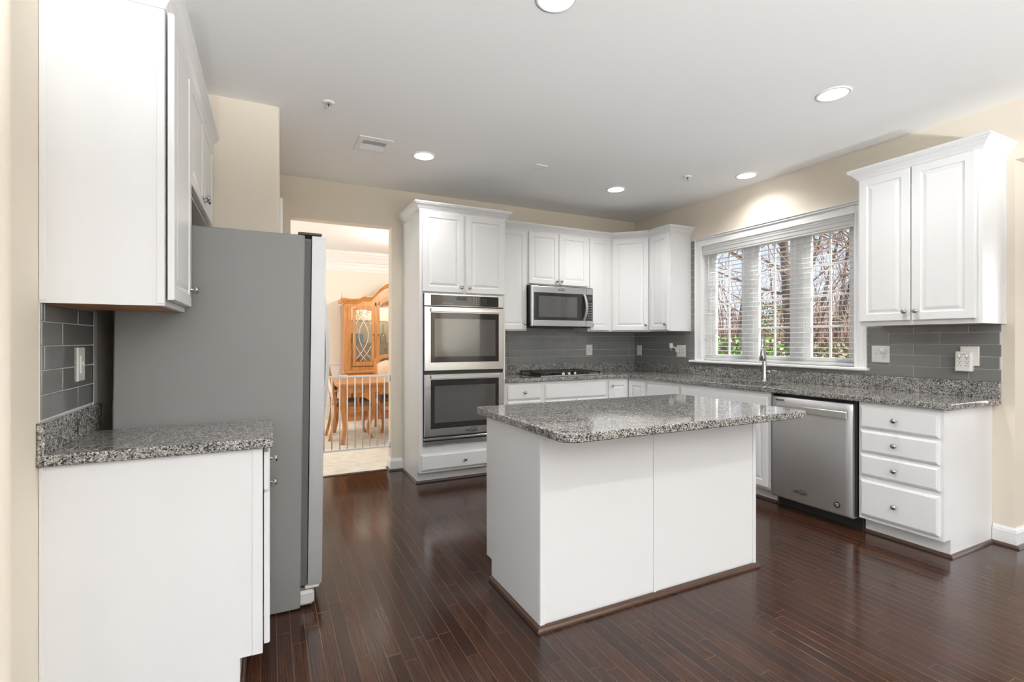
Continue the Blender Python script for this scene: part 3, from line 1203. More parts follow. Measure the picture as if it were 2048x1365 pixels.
# ------------------------------------------------------------------ cooktop
KX0, KX1, KY0, KY1 = -1.695, -.935, -.585, -.080
ck = thing('cooktop', 'black gas cooktop with cast grates set in the granite', 'cooktop', (KX0, KY0, CT1))
kw, kd = KX1 - KX0, KY1 - KY0
MB().box(0, kw, 0, kd, .0003, .010, .003).build('deck', 'black_glass', ck)
MB().box(-.002, kw + .002, -.006, .010, .0003, .014, .003).build('front_trim', 'chrome', ck, 'bright steel front edge')
gx = [(.015, .250), (.505, .745), (.258, .498)]
for i, (a, b) in enumerate(gx):
    gr = MB()
    y0_, y1_ = (.03, kd - .02) if i < 2 else (.17, kd - .02)
    for x in (a, b - .012):
        gr.box(x, x + .012, y0_, y1_, .030, .042, .002)
    for y in (y0_, (y0_ + y1_) / 2 - .006, y1_ - .012):
        gr.box(a, b, y, y + .012, .030, .042, .002)
    gr.box((a + b) / 2 - .006, (a + b) / 2 + .006, y0_, y1_, .030, .044, .002)
    n_f = 2 if i < 2 else 1
    for q in range(5):
        yq = y0_ + (y1_ - y0_) * (q + .5) / 5
        gr.box(a, b, yq - .005, yq + .005, .032, .043, .002)
    for x in (a, b - .012):
        for y in (y0_, y1_ - .012):
            gr.box(x, x + .012, y, y + .012, .010, .031)
    gr.build('grate', 'black_metal', ck)
for x, y, r_ in ((.13, .14, .035), (.13, .37, .045), (.625, .14, .045), (.625, .37, .035), (.378, .33, .055)):
    MB().lathe([(r_ * 1.3, .010), (r_ * 1.3, .014), (r_, .016), (r_, .024), (r_ * .85, .028)], (x, y, 0), (0, 0, 1), 20).build('burner', 'black_metal', ck)
for k in range(4):
    x = .335 + .073 * k
    kb = MB().lathe([(.020, .010), (.020, .013), (.016, .016), (.0145, .034), (.013, .036)], (x - .02, .085, 0), (0, 0, 1), 18)
    kb.box(x - .023, x - .017, .070, .100, .034, .044, .001)
    kb.build('control_knob', 'chrome', ck)

# ------------------------------------------------------------------ island
IX0, IX1, IY0, IY1 = -3.062, -1.664, -2.968, -2.378
isl = thing('kitchen_island', 'white panelled kitchen island under the big granite top', 'island', (IX0, IY0, 0))
iw, idp = IX1 - IX0, IY1 - IY0
mb = MB()
mb.box(0, iw, 0, idp, .105, BH)
mb.box(0, iw, 0, idp - .075, 0, .105)
mb.build('carcass', 'cabinet_white', isl)
cxm = .655
for a, b in ((.020, cxm - .008), (cxm + .010, iw - .022)):
    MB().box(a, b, -.004, .0, .03, BH - .001, .001).build('back_panel', 'cabinet_white', isl)
for a, b in ((-.003, .020), (cxm - .008, cxm + .010), (iw - .022, iw + .003)):
    MB().box(a, b, -.009, .0, .012, BH - .001, .0015).build('trim_strip', 'cabinet_white', isl)
MB().box(-.004, 0, 0.0, idp - .075, .012, BH - .001, .001).build('end_panel', 'cabinet_white', isl)
RI = Matrix.Translation((iw, idp, 0)) @ Matrix.Rotation(PI, 4, 'Z')
for k in range(3):
    a = .014 + k * (iw - .02) / 3
    b = a + (iw - .02) / 3 - .008
    d_ = MB().panel(a, b, .700, .848, -.020, DRAWER).xf(RI).build('drawer', 'cabinet_white', isl)
    MB().lathe([(.0085, 0), (.0055, .004), (.005, .012), (.0145, .018), (.016, .021), (.011, .029), (.0005, .031)], ((a + b) / 2, -.020, .775), (0, -1, 0), 16).xf(RI).build('knob', 'nickel', d_)
    d_ = MB().panel(a, b, .125, .690, -.020, DOOR).xf(RI).build('door', 'cabinet_white', isl)
    MB().lathe([(.0085, 0), (.0055, .004), (.005, .012), (.0145, .018), (.016, .021), (.011, .029), (.0005, .031)], (b - .03, -.020, .63), (0, -1, 0), 16).xf(RI).build('knob', 'nickel', d_)
MB().sweep([(-.004, idp - .075), (-.004, -.006), (iw + .003, -.006), (iw + .003, idp - .075)],
           [(0, 0), (.020, 0), (.0195, .008), (.015, .017), (.008, .022), (0, .024)]).build('shoe_moulding', 'dark_wood_trim', isl, 'dark wood shoe moulding')
it = thing('island_countertop', 'large rectangular granite top with rounded corners on the island', 'countertop', (IX0, IY0, CT0))
poly = rounded([(-3.109, -3.2485), (-1.612, -3.2485), (-1.612, -2.332), (-3.109, -2.332)], [.075, .035, .05, .03])
poly = [(x - IX0, y - IY0) for x, y in poly]
MB().slab(poly, 0.0, zc, .005).build('slab', 'granite', it)

# ------------------------------------------------------------------ left side: base cabinet, counter, wall cabinets
LY0, LY1 = -2.785, -2.335
lb = thing('base_cabinet', 'white base cabinet against the refrigerator, its bare side panel in front', 'cabinet', (XL + .001, LY0, 0), 90)
lw, ld = LY1 - LY0, .635
mb = MB()
mb.box(0, lw, -ld, 0, .105, BH)
mb.box(0, lw, -(ld - .075), 0, 0, .105)
mb.build('carcass', 'cabinet_white', lb)
MB().box(-.004, 0, -ld, -(ld - .035), .105, BH - .001, .0012).build('trim_strip', 'cabinet_white', lb)
MB().box(-.004, 0, -.010, 0, 0, BH - .001, .001).build('trim_strip', 'cabinet_white', lb)
front(lb, 'drawer', .014, lw - .014, .715, .856, -ld - .004, DRAWER, (lw / 2, .785))
front(lb, 'door', .014, lw - .014, .130, .702, -ld - .004, DOOR, (lw - .05, .640))
shoe(lb, [(0, -(ld - .075)), (lw, -(ld - .075))])
lc = thing('countertop', 'short granite countertop next to the grey refrigerator side', 'countertop', (XL + .0005, LY0, CT0), 90)
poly = rounded([(-.024, 0), (-.024, -.672), (lw + .004, -.672), (lw + .004, 0)], [0, .022, .01, 0])
MB().slab(poly, 0, zc, .005).build('slab', 'granite', lc)
MB().box(-.022, .575, -.020, -.0005, zc, zc + .103, .002).build('backsplash', 'granite', lc)

LD = .330
lu = thing('upper_cabinet', 'big white wall cabinet beside the refrigerator, bare side in front', 'cabinet', (XL + .001, LY0, 1.400), 90)
lh = 2.45 - 1.40
mb = MB()
mb.box(0, lw, -LD, 0, .006, lh)
mb.box(0, lw, -LD, -LD + .018, 0, .006)
mb.box(0, .010, -LD + .018, 0, 0, .006)
mb.build('carcass', 'cabinet_white', lu)
MB().box(.010, lw - .002, -LD + .018, -.002, .001, .006).build('underside', 'cabinet_underside_wood', lu, 'reddish wood underside')
MB().box(-.004, 0, -LD, -LD + .022, .008, lh - .02, .0012).build('trim_strip', 'cabinet_white', lu)
MB().box(-.004, 0, -.018, 0, .008, lh - .02, .0012).build('trim_strip', 'cabinet_white', lu)
front(lu, 'door', .012, lw - .014, .022, lh - .018, -LD - .007, DOOR, (lw - .045, .095))
lf = thing('upper_cabinet', 'short two-door white cabinet above the refrigerator', 'cabinet', (XL + .001, LY1 + .001, 1.950), 90)
fw_, fh_ = -1.397 - LY1, 2.45 - 1.95
carcass(lf, fw_, LD, fh_, 0, .012)
front(lf, 'door', .010, fw_ / 2 - .004, .014, fh_ - .018, -LD - .003, DOOR, (fw_ / 2 - .032, .062))
front(lf, 'door', fw_ / 2 + .004, fw_ - .020, .014, fh_ - .018, -LD - .003, DOOR, (fw_ / 2 + .032, .062))
L = sweep_loops([(XL + .001, LY0), (XL + LD, LY0), (XL + LD, LY1), (XL + LD, -1.395)], [(a, 2.432 + b) for a, b in CROWN])
MB().loops(L[0:3]).xf(inv(lu)).build('crown', 'cabinet_white', lu)
MB().loops(L[2:4]).xf(inv(lf)).build('crown', 'cabinet_white', lf)

# ------------------------------------------------------------------ refrigerator (faces +X, leans a touch forward)
fr = thing('refrigerator', 'tall side-by-side refrigerator with grey side and steel doors', 'refrigerator', (-4.71, -2.325, 0), 90)
fr.rotation_euler = (0, math.radians(0.0), math.radians(90))
FW, FB, FT = .91, .720, 1.782      # width (along Y), body depth, height


def lean(mb):
    mb.v = [(x, y - .012 * (z - .9), z) for x, y, z in mb.v]
    return mb


lean(MB().box(0, FW, -FB, 0, .006, FT, .005)).build('cabinet_body', 'fridge_side_grey', fr)
mb = MB()
for x in (.0, FW - .09):
    mb.box(x + .004, x + .086, -FB - .052, -FB + .02, .012, .082, .012)
mb.box(.09, FW - .09, -FB - .02, -FB + .01, .02, .085, .004)
mb.build('base_grille', 'plastic_grey', fr)
for x in (.10, FW - .10):
    MB().lathe([(.022, -.015), (.022, .015)], (x, -FB + .10, .0222), (1, 0, 0), 16).build('wheel', 'plastic_grey', fr)
    MB().lathe([(.022, -.015), (.022, .015)], (x, -.10, .022), (1, 0, 0), 16).build('wheel', 'plastic_grey', fr)
lean(MB().box(.010, FW - .010, -FB - .028, -FB, .11, FT - .02)).build('door_gasket', 'gasket_grey', fr)
for i, (a, b) in enumerate(((.002, .475), (.481, FW - .002))):
    ls = []
    for k in range(9):
        t_ = k / 8
        x = a + (b - a) * t_
        bow = .010 * (1 - (2 * t_ - 1) ** 2)
        ls.append([(x, -FB - .032, .108), (x, -FB - .088 - bow, .108), (x, -FB - .094 - bow, .116), (x, -FB - .094 - bow, FT - .010), (x, -FB - .088 - bow, FT - .002), (x, -FB - .032, FT - .002)])
    mb = lean(MB().loops(ls, True, True, True))
    dr_ = mb.build('door', 'fridge_door_steel', fr)
    hx = .435 if i == 0 else .520
    pts = [(hx, -FB - .095, .76)]
    for k in range(11):
        t_ = k / 10
        pts.append((hx, -FB - .118 - .032 * math.sin(PI * t_), .78 + .80 * t_))
    pts.append((hx, -FB - .095, 1.60))
    lean(MB().rect_tube(pts, (.016, .010), up=(0, 1, 0))).build('handle', 'fridge_door_steel', dr_)
    hg = lean(MB().box(a + .0 if i == 0 else b - .11, a + .11 if i == 0 else b, -FB - .075, -FB + .03, FT, FT + .014, .004))
    hg.build('hinge_cover', 'black_plastic', fr)
    MB().box(a + .01 if i == 0 else b - .085, a + .085 if i == 0 else b - .01, -FB - .075, -FB - .01, .086, .106, .006).build('hinge', 'plastic_white', fr)

# ------------------------------------------------------------------ tiled backsplashes
TH, TW, GR = .0755, .3045, .0037


def tiles(name, label, loc, rotz, regions, x_anchor, z_base, phase):
    """tiles stand on a wall in the local XZ plane facing -y; regions [(x0, x1, z0, z1)]"""
    o = thing(name, label, 'tile backsplash', loc, rotz)
    gm, tm = MB(), MB()
    for (x0, x1, z0, z1) in regions:
        gm.box(x0, x1, -.0030, -.0003, z0, z1)
        r0 = int(math.floor((z0 - z_base) / (TH + GR)))
        r1 = int(math.ceil((z1 - z_base) / (TH + GR)))
        for rr in range(r0, r1 + 1):
            za = max(z0 + .001, z_base + rr * (TH + GR))
            zb = min(z1 - .001, z_base + rr * (TH + GR) + TH)
            if zb - za < .004:
                continue
            sh = x_anchor + ((rr + phase) % 2) * (TW + GR) / 2
            k0 = int(math.floor((x0 - sh) / (TW + GR))) - 1
            for k in range(k0, k0 + int((x1 - x0) / TW) + 4):
                xa = max(x0 + .001, sh + k * (TW + GR))
                xb = min(x1 - .001, sh + k * (TW + GR) + TW)
                if xb - xa < .004:
                    continue
                tm.box(xa, xb, -.0075, -.0028, za, zb, .0012)
    gm.build('grout', 'grout', o)
    tm.build('tile', 'glass_tile', o)
    return o


Z4 = CT1 + .103
tiles('tile_backsplash', 'grey glass tile backsplash behind the cooktop', (0, 0, 0), 0, [(-2.105, -.0076, Z4 + .0005, 1.4345)], -.568, Z4 + .002, 0)
tiles('tile_backsplash', 'grey glass tile backsplash around the window casing', (0, 0, 0), -90,
      [(.001, .978, Z4 + .0005, 1.3845), (.9235, .978, 1.3845, 2.366), (.978, 2.679, Z4 + .0005, 1.044), (2.679, 3.455, Z4 + .0005, 1.3845)], 2.834, Z4 + .002, 1)
tiles('tile_backsplash', 'small grey glass tile backsplash next to the refrigerator', (XL, LY0, 0), 90, [(.0, .512, Z4 + .0005, 1.3995)], .024, Z4 + .008, 0)
MB_end = MB().box(XL, XL + .008, LY0 + .513, LY0 + .560, Z4, 1.399, .001)
struct('trim_5', MB_end, 'trim_white')

# ------------------------------------------------------------------ window with casing, three casement units
wn_ = bpy.data.objects.new('window_1', None)
C.objects.link(wn_)
wn_['kind'] = 'structure'
mb = MB()
CW = .088
y0, y1, z0, z1 = WY0, WY1, WZ0, WZ1       # y0 > y1
for (a, b) in ((y0, y0 + CW), (y1 - CW, y1)):
    mb.box(-.014, 0, a, b, z0 - .02, z1 + CW, .002)
mb.box(-.014, 0, y1, y0, z1, z1 + CW, .002)
for (a, b) in ((y0 + CW - .018, y0 + CW), (y1 - CW, y1 - CW + .018)):
    mb.box(-.026, -.014, a, b, z0 - .02, z1 + CW, .003)
mb.box(-.026, -.014, y1 - CW + .018, y0 + CW - .018, z1 + CW - .018, z1 + CW, .003)
for (a, b) in ((y0 + .004, y0 + .016), (y1 - .016, y1 - .004)):
    mb.box(-.019, -.014, a, b, z0 - .02, z1 + .016, .002)
mb.box(-.019, -.014, y1 - .004, y0 + .004, z1 + .004, z1 + .016, .002)
mb.box(-.034, 0, y1 - CW - .006, y0 + CW + .006, z1 + CW, z1 + CW + .012, .003)
mb.build('casing', 'trim_white', wn_)
mb = MB()
mb.box(0, .14, y0 - .012, y0, z0, z1)
mb.box(0, .14, y1, y1 + .012, z0, z1)
mb.box(0, .14, y1, y0, z1 - .012, z1)
mb.build('jamb', 'trim_white', wn_)
mb = MB()
mb.box(-.050, .14, y1 - .105, y0 + .150, z0 - .024, z0, .006)
mb.build('sill', 'trim_white', wn_)
NU = 3
uw = (y0 - y1) / NU
for k in range(NU):
    a, b = y0 - k * uw, y0 - (k + 1) * uw     # a > b
    mb = MB()
    FX0, FX1 = .075, .135
    fs = .045
    mb.box(FX0, FX1, b, b + fs, z0, z1, .002)
    mb.box(FX0, FX1, a - fs, a, z0, z1, .002)
    mb.box(FX0, FX1, b + fs, a - fs, z0, z0 + .03, .002)
    mb.box(FX0, FX1, b + fs, a - fs, z1 - .04, z1, .002)
    frm = mb.build('unit_frame', 'trim_white', wn_)
    mb = MB()
    ss, X0, X1 = .050, .088, .122
    ya, yb, za, zb = a - fs - .001, b + fs + .001, z0 + .031, z1 - .041
    mb.box(X0, X1, yb, yb + ss, za, zb, .003)
    mb.box(X0, X1, ya - ss, ya, za, zb, .003)
    mb.box(X0, X1, yb + ss, ya - ss, za, za + .035, .003)
    mb.box(X0, X1, yb + ss, ya - ss, zb - .045, zb, .003)
    sash = mb.build('sash', 'trim_white', wn_)
    ga, gb, gz0, gz1 = ya - ss, yb + ss, za + .035, zb - .045
    MB().box(.104, .107, gb, ga, gz0, gz1).build('pane', 'window_glass', sash)
    mb = MB()
    yc = (ga + gb) / 2
    mb.box(.098, .112, yc - .009, yc + .009, gz0, gz1, .002)
    for q in (1, 2, 3):
        z = gz0 + (gz1 - gz0) * q / 4
        mb.box(.098, .112, gb, yc - .009, z - .009, z + .009, .002)
        mb.box(.098, .112, yc + .009, ga, z - .009, z + .009, .002)
    mb.build('muntins', 'trim_white', sash)

# blind
bl = thing('window_blind', 'wide white horizontal slat blind lowered over the kitchen window', 'blind', (.032, (y0 + y1) / 2, z0))
hw = (y0 - y1) / 2 - .014
zt = z1 - z0 - .013
mb = MB()
mb.box(-.026, .024, -hw, hw, zt - .050, zt, .002)
mb.build('headrail', 'blind_white', bl)
vprof = [(-.028, zt - .084), (-.040, zt - .084), (-.042, zt - .078), (-.040, zt - .070), (-.044, zt - .062), (-.044, zt - .035), (-.048, zt - .026), (-.048, zt - .012), (-.052, zt - .004), (-.052, zt), (-.028, zt)]
mb = MB()
mb.loops([[(x, -hw - .002, z) for x, z in vprof], [(x, hw + .002, z) for x, z in vprof]])
mb.build('valance', 'blind_white', bl)
NS = 24
slat0 = None
for k in range(NS):
    z = .062 + k * .0432
    if slat0 is None:
        mb = MB()
        pr = [(-.025, -.0025), (0, .0015), (.025, -.0015), (.025, .0005), (0, .0035), (-.025, -.0005)]
        mb.loops([[(x, -hw + .006, zz) for x, zz in pr], [(x, hw - .006, zz) for x, zz in pr]])
        slat0 = mb.build('slat', 'blind_white', bl)
        slat0.location = (0, 0, z)
    else:
        s_ = slat0.copy()
        C.objects.link(s_)
        s_.parent = bl
        s_.location = (0, 0, z)
MB().box(-.026, .026, -hw + .004, hw - .004, .0015, .026, .004).build('bottom_rail', 'blind_white', bl)
for y in (hw - .12, .26, -.26, -hw + .12):
    mb = MB()
    mb.tube([(-.027, y, .03), (-.027, y, zt - .06)], .0012, 6)
    mb.tube([(.027, y, .03), (.027, y, zt - .06)], .0012, 6)
    mb.build('ladder_cord', 'blind_white', bl)
MB().tube([(-.033, hw - .07, zt - .09), (-.034, hw - .07, .50)], .004, 8).build('tilt_wand', 'blind_white', bl)

# ------------------------------------------------------------------ plates, plugs
WFACE = -.0078   # tile face


def plate(parent, w_, h_, name='cover_plate'):
    return MB().panel(-w_ / 2, w_ / 2, -h_ / 2, h_ / 2, -.006, [(0, .006), (0, .003), (.002, .0008), (.004, 0)]).build(name, 'plastic_white', parent)


def duplex(parent, x, z, y=-.006):
    for dz in (-.019, .019):
        r_ = MB().panel(x - .017, x + .017, z + dz - .0145, z + dz + .0145, y - .002, [(0, .002), (.002, 0)]).build('receptacle', 'plastic_white', parent)
        mb = MB()
        mb.box(x - .0075, x - .0050, y - .0024, y - .002, z + dz - .001, z + dz + .008)
        mb.box(x + .0050, x + .0075, y - .0024, y - .002, z + dz - .001, z + dz + .007)
        mb.lathe([(.003, 0), (.003, .0004)], (x, y - .002, z + dz - .007), (0, -1, 0), 10)
        mb.build('slots', 'black_gap', r_)


def toggle(parent, x, z, y=-.006):
    MB().panel(x - .008, x + .008, z - .018, z + .018, y - .0015, [(0, .0015), (.001, 0)]).build('switch_surround', 'plastic_white', parent)
    mb = MB()
    mb.loops([[(x - .004, y - .0015, z - .008), (x + .004, y - .0015, z - .008), (x + .004, y - .0015, z + .008), (x - .004, y - .0015, z + .008)],
              [(x - .0035, y - .012, z + .006), (x + .0035, y - .012, z + .006), (x + .0035, y - .012, z + .012), (x - .0035, y - .012, z + .012)]])
    mb.build('toggle', 'plastic_white', parent)


def screws(parent, x, z, d=.044, y=-.006):
    mb = MB()
    for s_ in (-1, 1):
        mb.lathe([(.003, 0), (.0025, .001)], (x, y, z + s_ * d), (0, -1, 0), 10)
    mb.build('screw', 'plastic_grey', parent)


e = thing('wall_outlet', 'white duplex outlet on the tile right of the cooktop', 'outlet', (-.705, WFACE, 1.170))
plate(e, .090, .128)
duplex(e, 0, 0)
e = thing('light_switch', 'white switch plate on the tile in the dark corner', 'light switch', (WFACE, -.092, 1.163), -90)
plate(e, .085, .122)
toggle(e, 0, 0)
screws(e, 0, 0)
e = thing('wall_outlet', 'white double outlet plate beside the window, small adapter plugged in', 'outlet', (WFACE, -.781, 1.166), -90)
plate(e, .130, .130)
duplex(e, -.028, 0)
duplex(e, .028, 0)
pl = thing('plug_in_freshener', 'small white plug-in freshener at the outlet beside the window', 'air freshener', (WFACE - .010, -.745, 1.180), -90)
mb = MB()
mb.box(-.018, .018, -.030, 0, -.028, .030, .006)
mb.build('plug_body', 'plastic_white', pl)
mb = MB()
mb.tube([(-.005, -.028, .012), (-.010, -.055, .030), (-.016, -.075, .040)], [.009, .008, .008], 10)
mb.build('arm', 'plastic_white', pl)
MB().lathe([(.017, -.028), (.021, -.024), (.022, .018), (.020, .026), (.012, .028)], (-.020, -.085, .045), (0, 0, 1), 16).build('cap', 'plastic_white', pl)
MB().lathe([(.005, -.060), (.005, -.028)], (-.020, -.085, .045), (0, 0, 1), 10).build('wick', 'plastic_grey', pl)

e = thing('light_switch', 'white two-gang plate with switch and outlet beside the window sill', 'light switch', (WFACE, -2.776, 1.179), -90)
plate(e, .120, .125)
toggle(e, -.028, 0)
screws(e, -.028, 0, .036)
duplex(e, .026, 0)
e2 = thing('night_light', 'round frosted plug-in night light on the two-gang plate', 'night light', (WFACE - .0085, -2.802, 1.200), -90)
MB().lathe([(.020, 0), (.021, .004), (.020, .016), (.014, .024), (.003, .027)], (0, 0, .004), (0, -1, 0), 20).build('lens', 'plastic_white', e2)

e = thing('wall_outlet', 'white outlet plate mostly covered by the surge protector', 'outlet', (WFACE, -3.300, 1.178), -90)
plate(e, .098, .128)
sg = thing('surge_protector', 'white six-outlet surge protector with two green lights', 'surge protector', (WFACE - .0065, -3.278, 1.143), -90)
pr = [(.0, -.062), (-.030, -.066), (-.036, -.060), (-.033, -.05), (-.028, -.02), (-.026, .05), (-.022, .062), (-.012, .066), (0, .066)]
mb = MB()
ins = [(-.044, .78), (-.040, .93), (-.034, 1.0), (.034, 1.0), (.040, .93), (.044, .78)]
mb.loops([[(x, y * k, z * (.97 + .03 * k)) for y, z in pr] for x, k in ins])
bdy = mb.build('housing', 'plastic_white', sg)
mb = MB()
for x in (-.019, .019):
    for z in (.022, -.006, -.034):
        yy = -.0265 - max(0, -.02 - z) * .15
        mb.box(x - .008, x - .0055, yy - .0014, yy, z + .002, z + .009)
        mb.box(x + .0055, x + .008, yy - .0014, yy, z + .002, z + .009)
        mb.lathe([(.003, 0), (.003, .0014)], (x, yy, z - .006), (0, -1, 0), 10)
mb.build('slots', 'black_gap', bdy)
MB().box(-.013, .011, -.0268, -.0255, .046, .0495).build('brand_mark', 'logo_ink', bdy)
mb = MB()
for x in (-.020, .019):
    mb.lathe([(.004, 0), (.0035, .002)], (x, -.0255, .038), (0, -1, 0), 12)
mb.build('indicator_light', 'green_indicator', bdy)

e = thing('dimmer_switch', 'white slide dimmer plate on the tile next to the refrigerator', 'dimmer', (XL + .0078, -2.436, 1.188), 90)
plate(e, .076, .128)
MB().panel(-.016, .016, -.034, .034, -.0085, [(0, .0025), (.001, 0)]).build('slider_surround', 'plastic_white', e)
MB().box(-.004, .004, -.0125, -.0085, -.004, .010, .001).build('slider', 'plastic_white', e)
screws(e, 0, 0, .048)

# ------------------------------------------------------------------ ceiling fittings
LT = [(-3.016, -1.00, 'round recessed light nearest the dining opening'), (-1.078, -.986, 'round recessed light over the angled corner cabinet'),
      (-.282, -1.834, 'round recessed light over the sink, close to the window wall'), (-1.08, -3.061, 'large bright recessed light between island and drawer cabinet'),
      (-3.011, -3.029, 'recessed light cut off by the top edge above the island')]
proto = None
for i, (x, y, lab) in enumerate(LT + [(-1.08, -5.1, ''), (-3.01, -5.1, ''), (-1.08, -7.1, ''), (-3.01, -7.1, ''), (-6.6, -5.2, '')]):
    if proto is None:
        proto = thing('recessed_light', lab, 'ceiling light', (x, y, HC), 0, 'recessed ceiling lights')
        R = .095
        MB().lathe([(R * .82, -.002), (R * .82, -.006), (R * .95, -.006), (R, -.002), (R, 0)], (0, 0, 0), (0, 0, 1), 32, True, 0, False).build('trim_ring', 'trim_white', proto)
        MB().lathe([(R * .82, -.0030), (.001, -.0034)], (0, 0, 0), (0, 0, 1), 32, True, 0, False).build('lens', 'lamp_glow', proto)
        o = proto
    else:
        o = copy_tree(proto)
        o.location = (x, y, HC)
        o['label'] = lab or 'recessed ceiling light in the open room behind the kitchen'
    ld_ = bpy.data.lights.new('recessed_lamp', 'SPOT') if i == 0 else ld_
    if i == 0:
        ld_.energy = 40
        ld_.spot_size = math.radians(152)
        ld_.spot_blend = 1.0
        ld_.shadow_soft_size = 0.075
        ld_.color = WARM
    lw3 = ld_
    if i in (1, 2, 3):      # dimmer where they sit close to a wall or cabinet
        lw3 = ld_.copy()
        lw3.energy = {1: 31, 2: 6.5, 3: 26}[i]
    lo = bpy.data.objects.new('lamp', lw3)
    C.objects.link(lo)
    lo.location = (0, 0, -.012)
    lo.parent = o
FILL_UPL = [(-4.4, -8.2, 290), (-3.3, -8.4, 320), (-2.2, -8.4, 320)]  # unseen uplighters added to throw fill light onto the kitchen ceiling
for i, (x, y, pw) in enumerate(FILL_UPL):
    if i == 0:
        up0 = thing('fill_uplighter', 'added fill uplighter can on the floor behind the kitchen', 'added fill lamp', (x, y, 0), 0, 'added fill uplighters')
        MB().lathe([(.11, 0), (.11, .21), (.105, .215), (.095, .215), (.092, .12), (.02, .11)], (0, 0, 0), (0, 0, 1), 28).build('can', 'trim_white', up0)
        MB().lathe([(.10, .0), (.112, .0), (.115, .012), (.11, .016)], (0, 0, 0), (0, 0, 1), 28).build('base_ring', 'nickel', up0)
        o = up0
        lu_ = bpy.data.lights.new('fill_uplight_lamp', 'SPOT')
        lu_.spot_size = math.radians(150.5)
        lu_.spot_blend = .17
        lu_.shadow_soft_size = .10
        lu_.color = (.93, .97, 1.0)
    else:
        o = copy_tree(up0)
        o.location = (x, y, 0)
    lu_ = lu_.copy()
    lu_.energy = pw
    lo = bpy.data.objects.new('lamp', lu_)
    C.objects.link(lo)
    lo.parent = o
    lo.location = (0, 0, .24)
    lo.rotation_euler = (PI, 0, 0)
vt = thing('ceiling_vent', 'white square air register in the ceiling', 'vent', (-3.424, -1.035, HC))
mb = MB()
a, b = .125, .085
for (x0, x1, y0_, y1_) in ((-a, a, b + .0, .150), (-a, a, -.150, -b), (-a, -b, -b, b), (b, a, -b, b)):
    mb.box(x0, x1, y0_, y1_, -.006, 0, .002)
mb.box(-b, b, -.008, .008, -.005, 0, .001)
mb.build('frame', 'trim_white', vt)
mb = MB()
for k in range(9):
    y = .016 + k * .0085
    mb.add([(-b, y, -.001), (b, y, -.001), (b, y + .006, -.006), (-b, y + .006, -.006)], [(0, 1, 2, 3)])
    mb.add([(-b, -y, -.001), (b, -y, -.001), (b, -y - .006, -.006), (-b, -y - .006, -.006)], [(0, 1, 2, 3)])
mb.build('louvres', 'trim_white', vt)
MB().box(-b, b, -b, b, -.0008, 0).build('duct', 'plastic_grey', vt)
for i, (x, y, lab) in enumerate(((-3.80, -1.60, 'white ceiling sprinkler head near the air register'), (-.738, -1.578, 'white ceiling sprinkler head near the sink light'))):
    s_ = thing('sprinkler_head', lab, 'sprinkler', (x, y, HC), 0, 'ceiling sprinkler heads')
    MB().lathe([(.036, 0), (.036, -.003), (.024, -.008), (.016, -.008)], (0, 0, 0), (0, 0, 1), 24).build('escutcheon', 'trim_white', s_)
    mb = MB()
    mb.tube([(-.008, 0, -.006), (-.010, 0, -.024), (0, 0, -.036)], .0028, 8)
    mb.tube([(.008, 0, -.006), (.010, 0, -.024), (0, 0, -.036)], .0028, 8)
    mb.lathe([(.012, -.038), (.012, -.0365)], (0, 0, 0), (0, 0, 1), 14)
    mb.build('frame_arms', 'chrome', s_)
    MB().tube([(0, 0, -.006), (0, 0, -.03)], .003, 8).build('bulb', 'black_plastic', s_)
sm_ = thing('ceiling_cover_plate', 'small white blank cover plate on the ceiling', 'cover plate', (-2.063, -1.193, HC))
MB().box(-.058, .058, -.058, .058, -.008, 0, .003).build('plate', 'trim_white', sm_)
MB().lathe([(.010, -.008), (.009, -.011)], (.0, 0, 0), (0, 0, 1), 14).build('button', 'plastic_white', sm_)

# ------------------------------------------------------------------ dining room: gate
GX0, GX1, GY = -3.945, -3.060, .070
gt = thing('safety_gate', 'white metal safety gate across the dining room opening', 'gate', (XO0, GY, .20))
gl = lambda x: x - XO0
GZ0, GZ1 = .022, .725
MB().box(gl(GX0), gl(GX1), -.009, .009, GZ0, GZ0 + .018, .003).build('bottom_rail', 'gate_white', gt)
MB().box(gl(GX0), gl(GX1), -.009, .009, GZ1, GZ1 + .018, .003).build('top_rail', 'gate_white', gt)
MB().box(gl(-3.545), gl(-3.455), -.014, .014, GZ1 - .004, GZ1 + .024, .004).build('latch', 'gate_white', gt)
for k in range(13):
    x = -3.109 - .0705 * k
    if x < GX0:
        break
    MB().tube([(gl(x), 0, GZ0 + .009), (gl(x), 0, GZ1 + .009)], .0062, 8).build('bar', 'gate_white', gt)
for z in (GZ0 - .01, GZ1 - .05):
    MB().box(gl(XO1) - .018, gl(XO1) - .001, -.018, .018, z, z + .07, .004).build('wall_bracket', 'gate_white', gt)
    MB().box(.001, .018, -.018, .018, z, z + .07, .004).build('wall_bracket', 'gate_white', gt)


# ------------------------------------------------------------------ dining table
def cabriole(mb, x, y, ztop, dx, dy, r0=.036, r1=.020):
    """curved furniture leg from ztop to the floor; dx, dy = outward direction"""
    pts, wd = [], []
    for k in range(15):
        t_ = k / 14
        z = ztop * (1 - t_)
        off = .020 * math.sin(PI * 1.15 * t_ + .2) - .034 * max(0, math.sin(PI * (t_ - .30) / .62)) * (t_ > .30) + .034 * max(0, (t_ - .80) / .2) ** 1.5
        pts.append((x + dx * off, y + dy * off, z))
        rr = r0 * (1 - t_) ** 1.1 + r1 + (.012 * max(0, (t_ - .86) / .14) if t_ < .97 else .006)
        wd.append((rr * .92, rr * .92))
    mb.rect_tube(pts, wd, up=(0, 1, 0), smooth=False)
    return mb


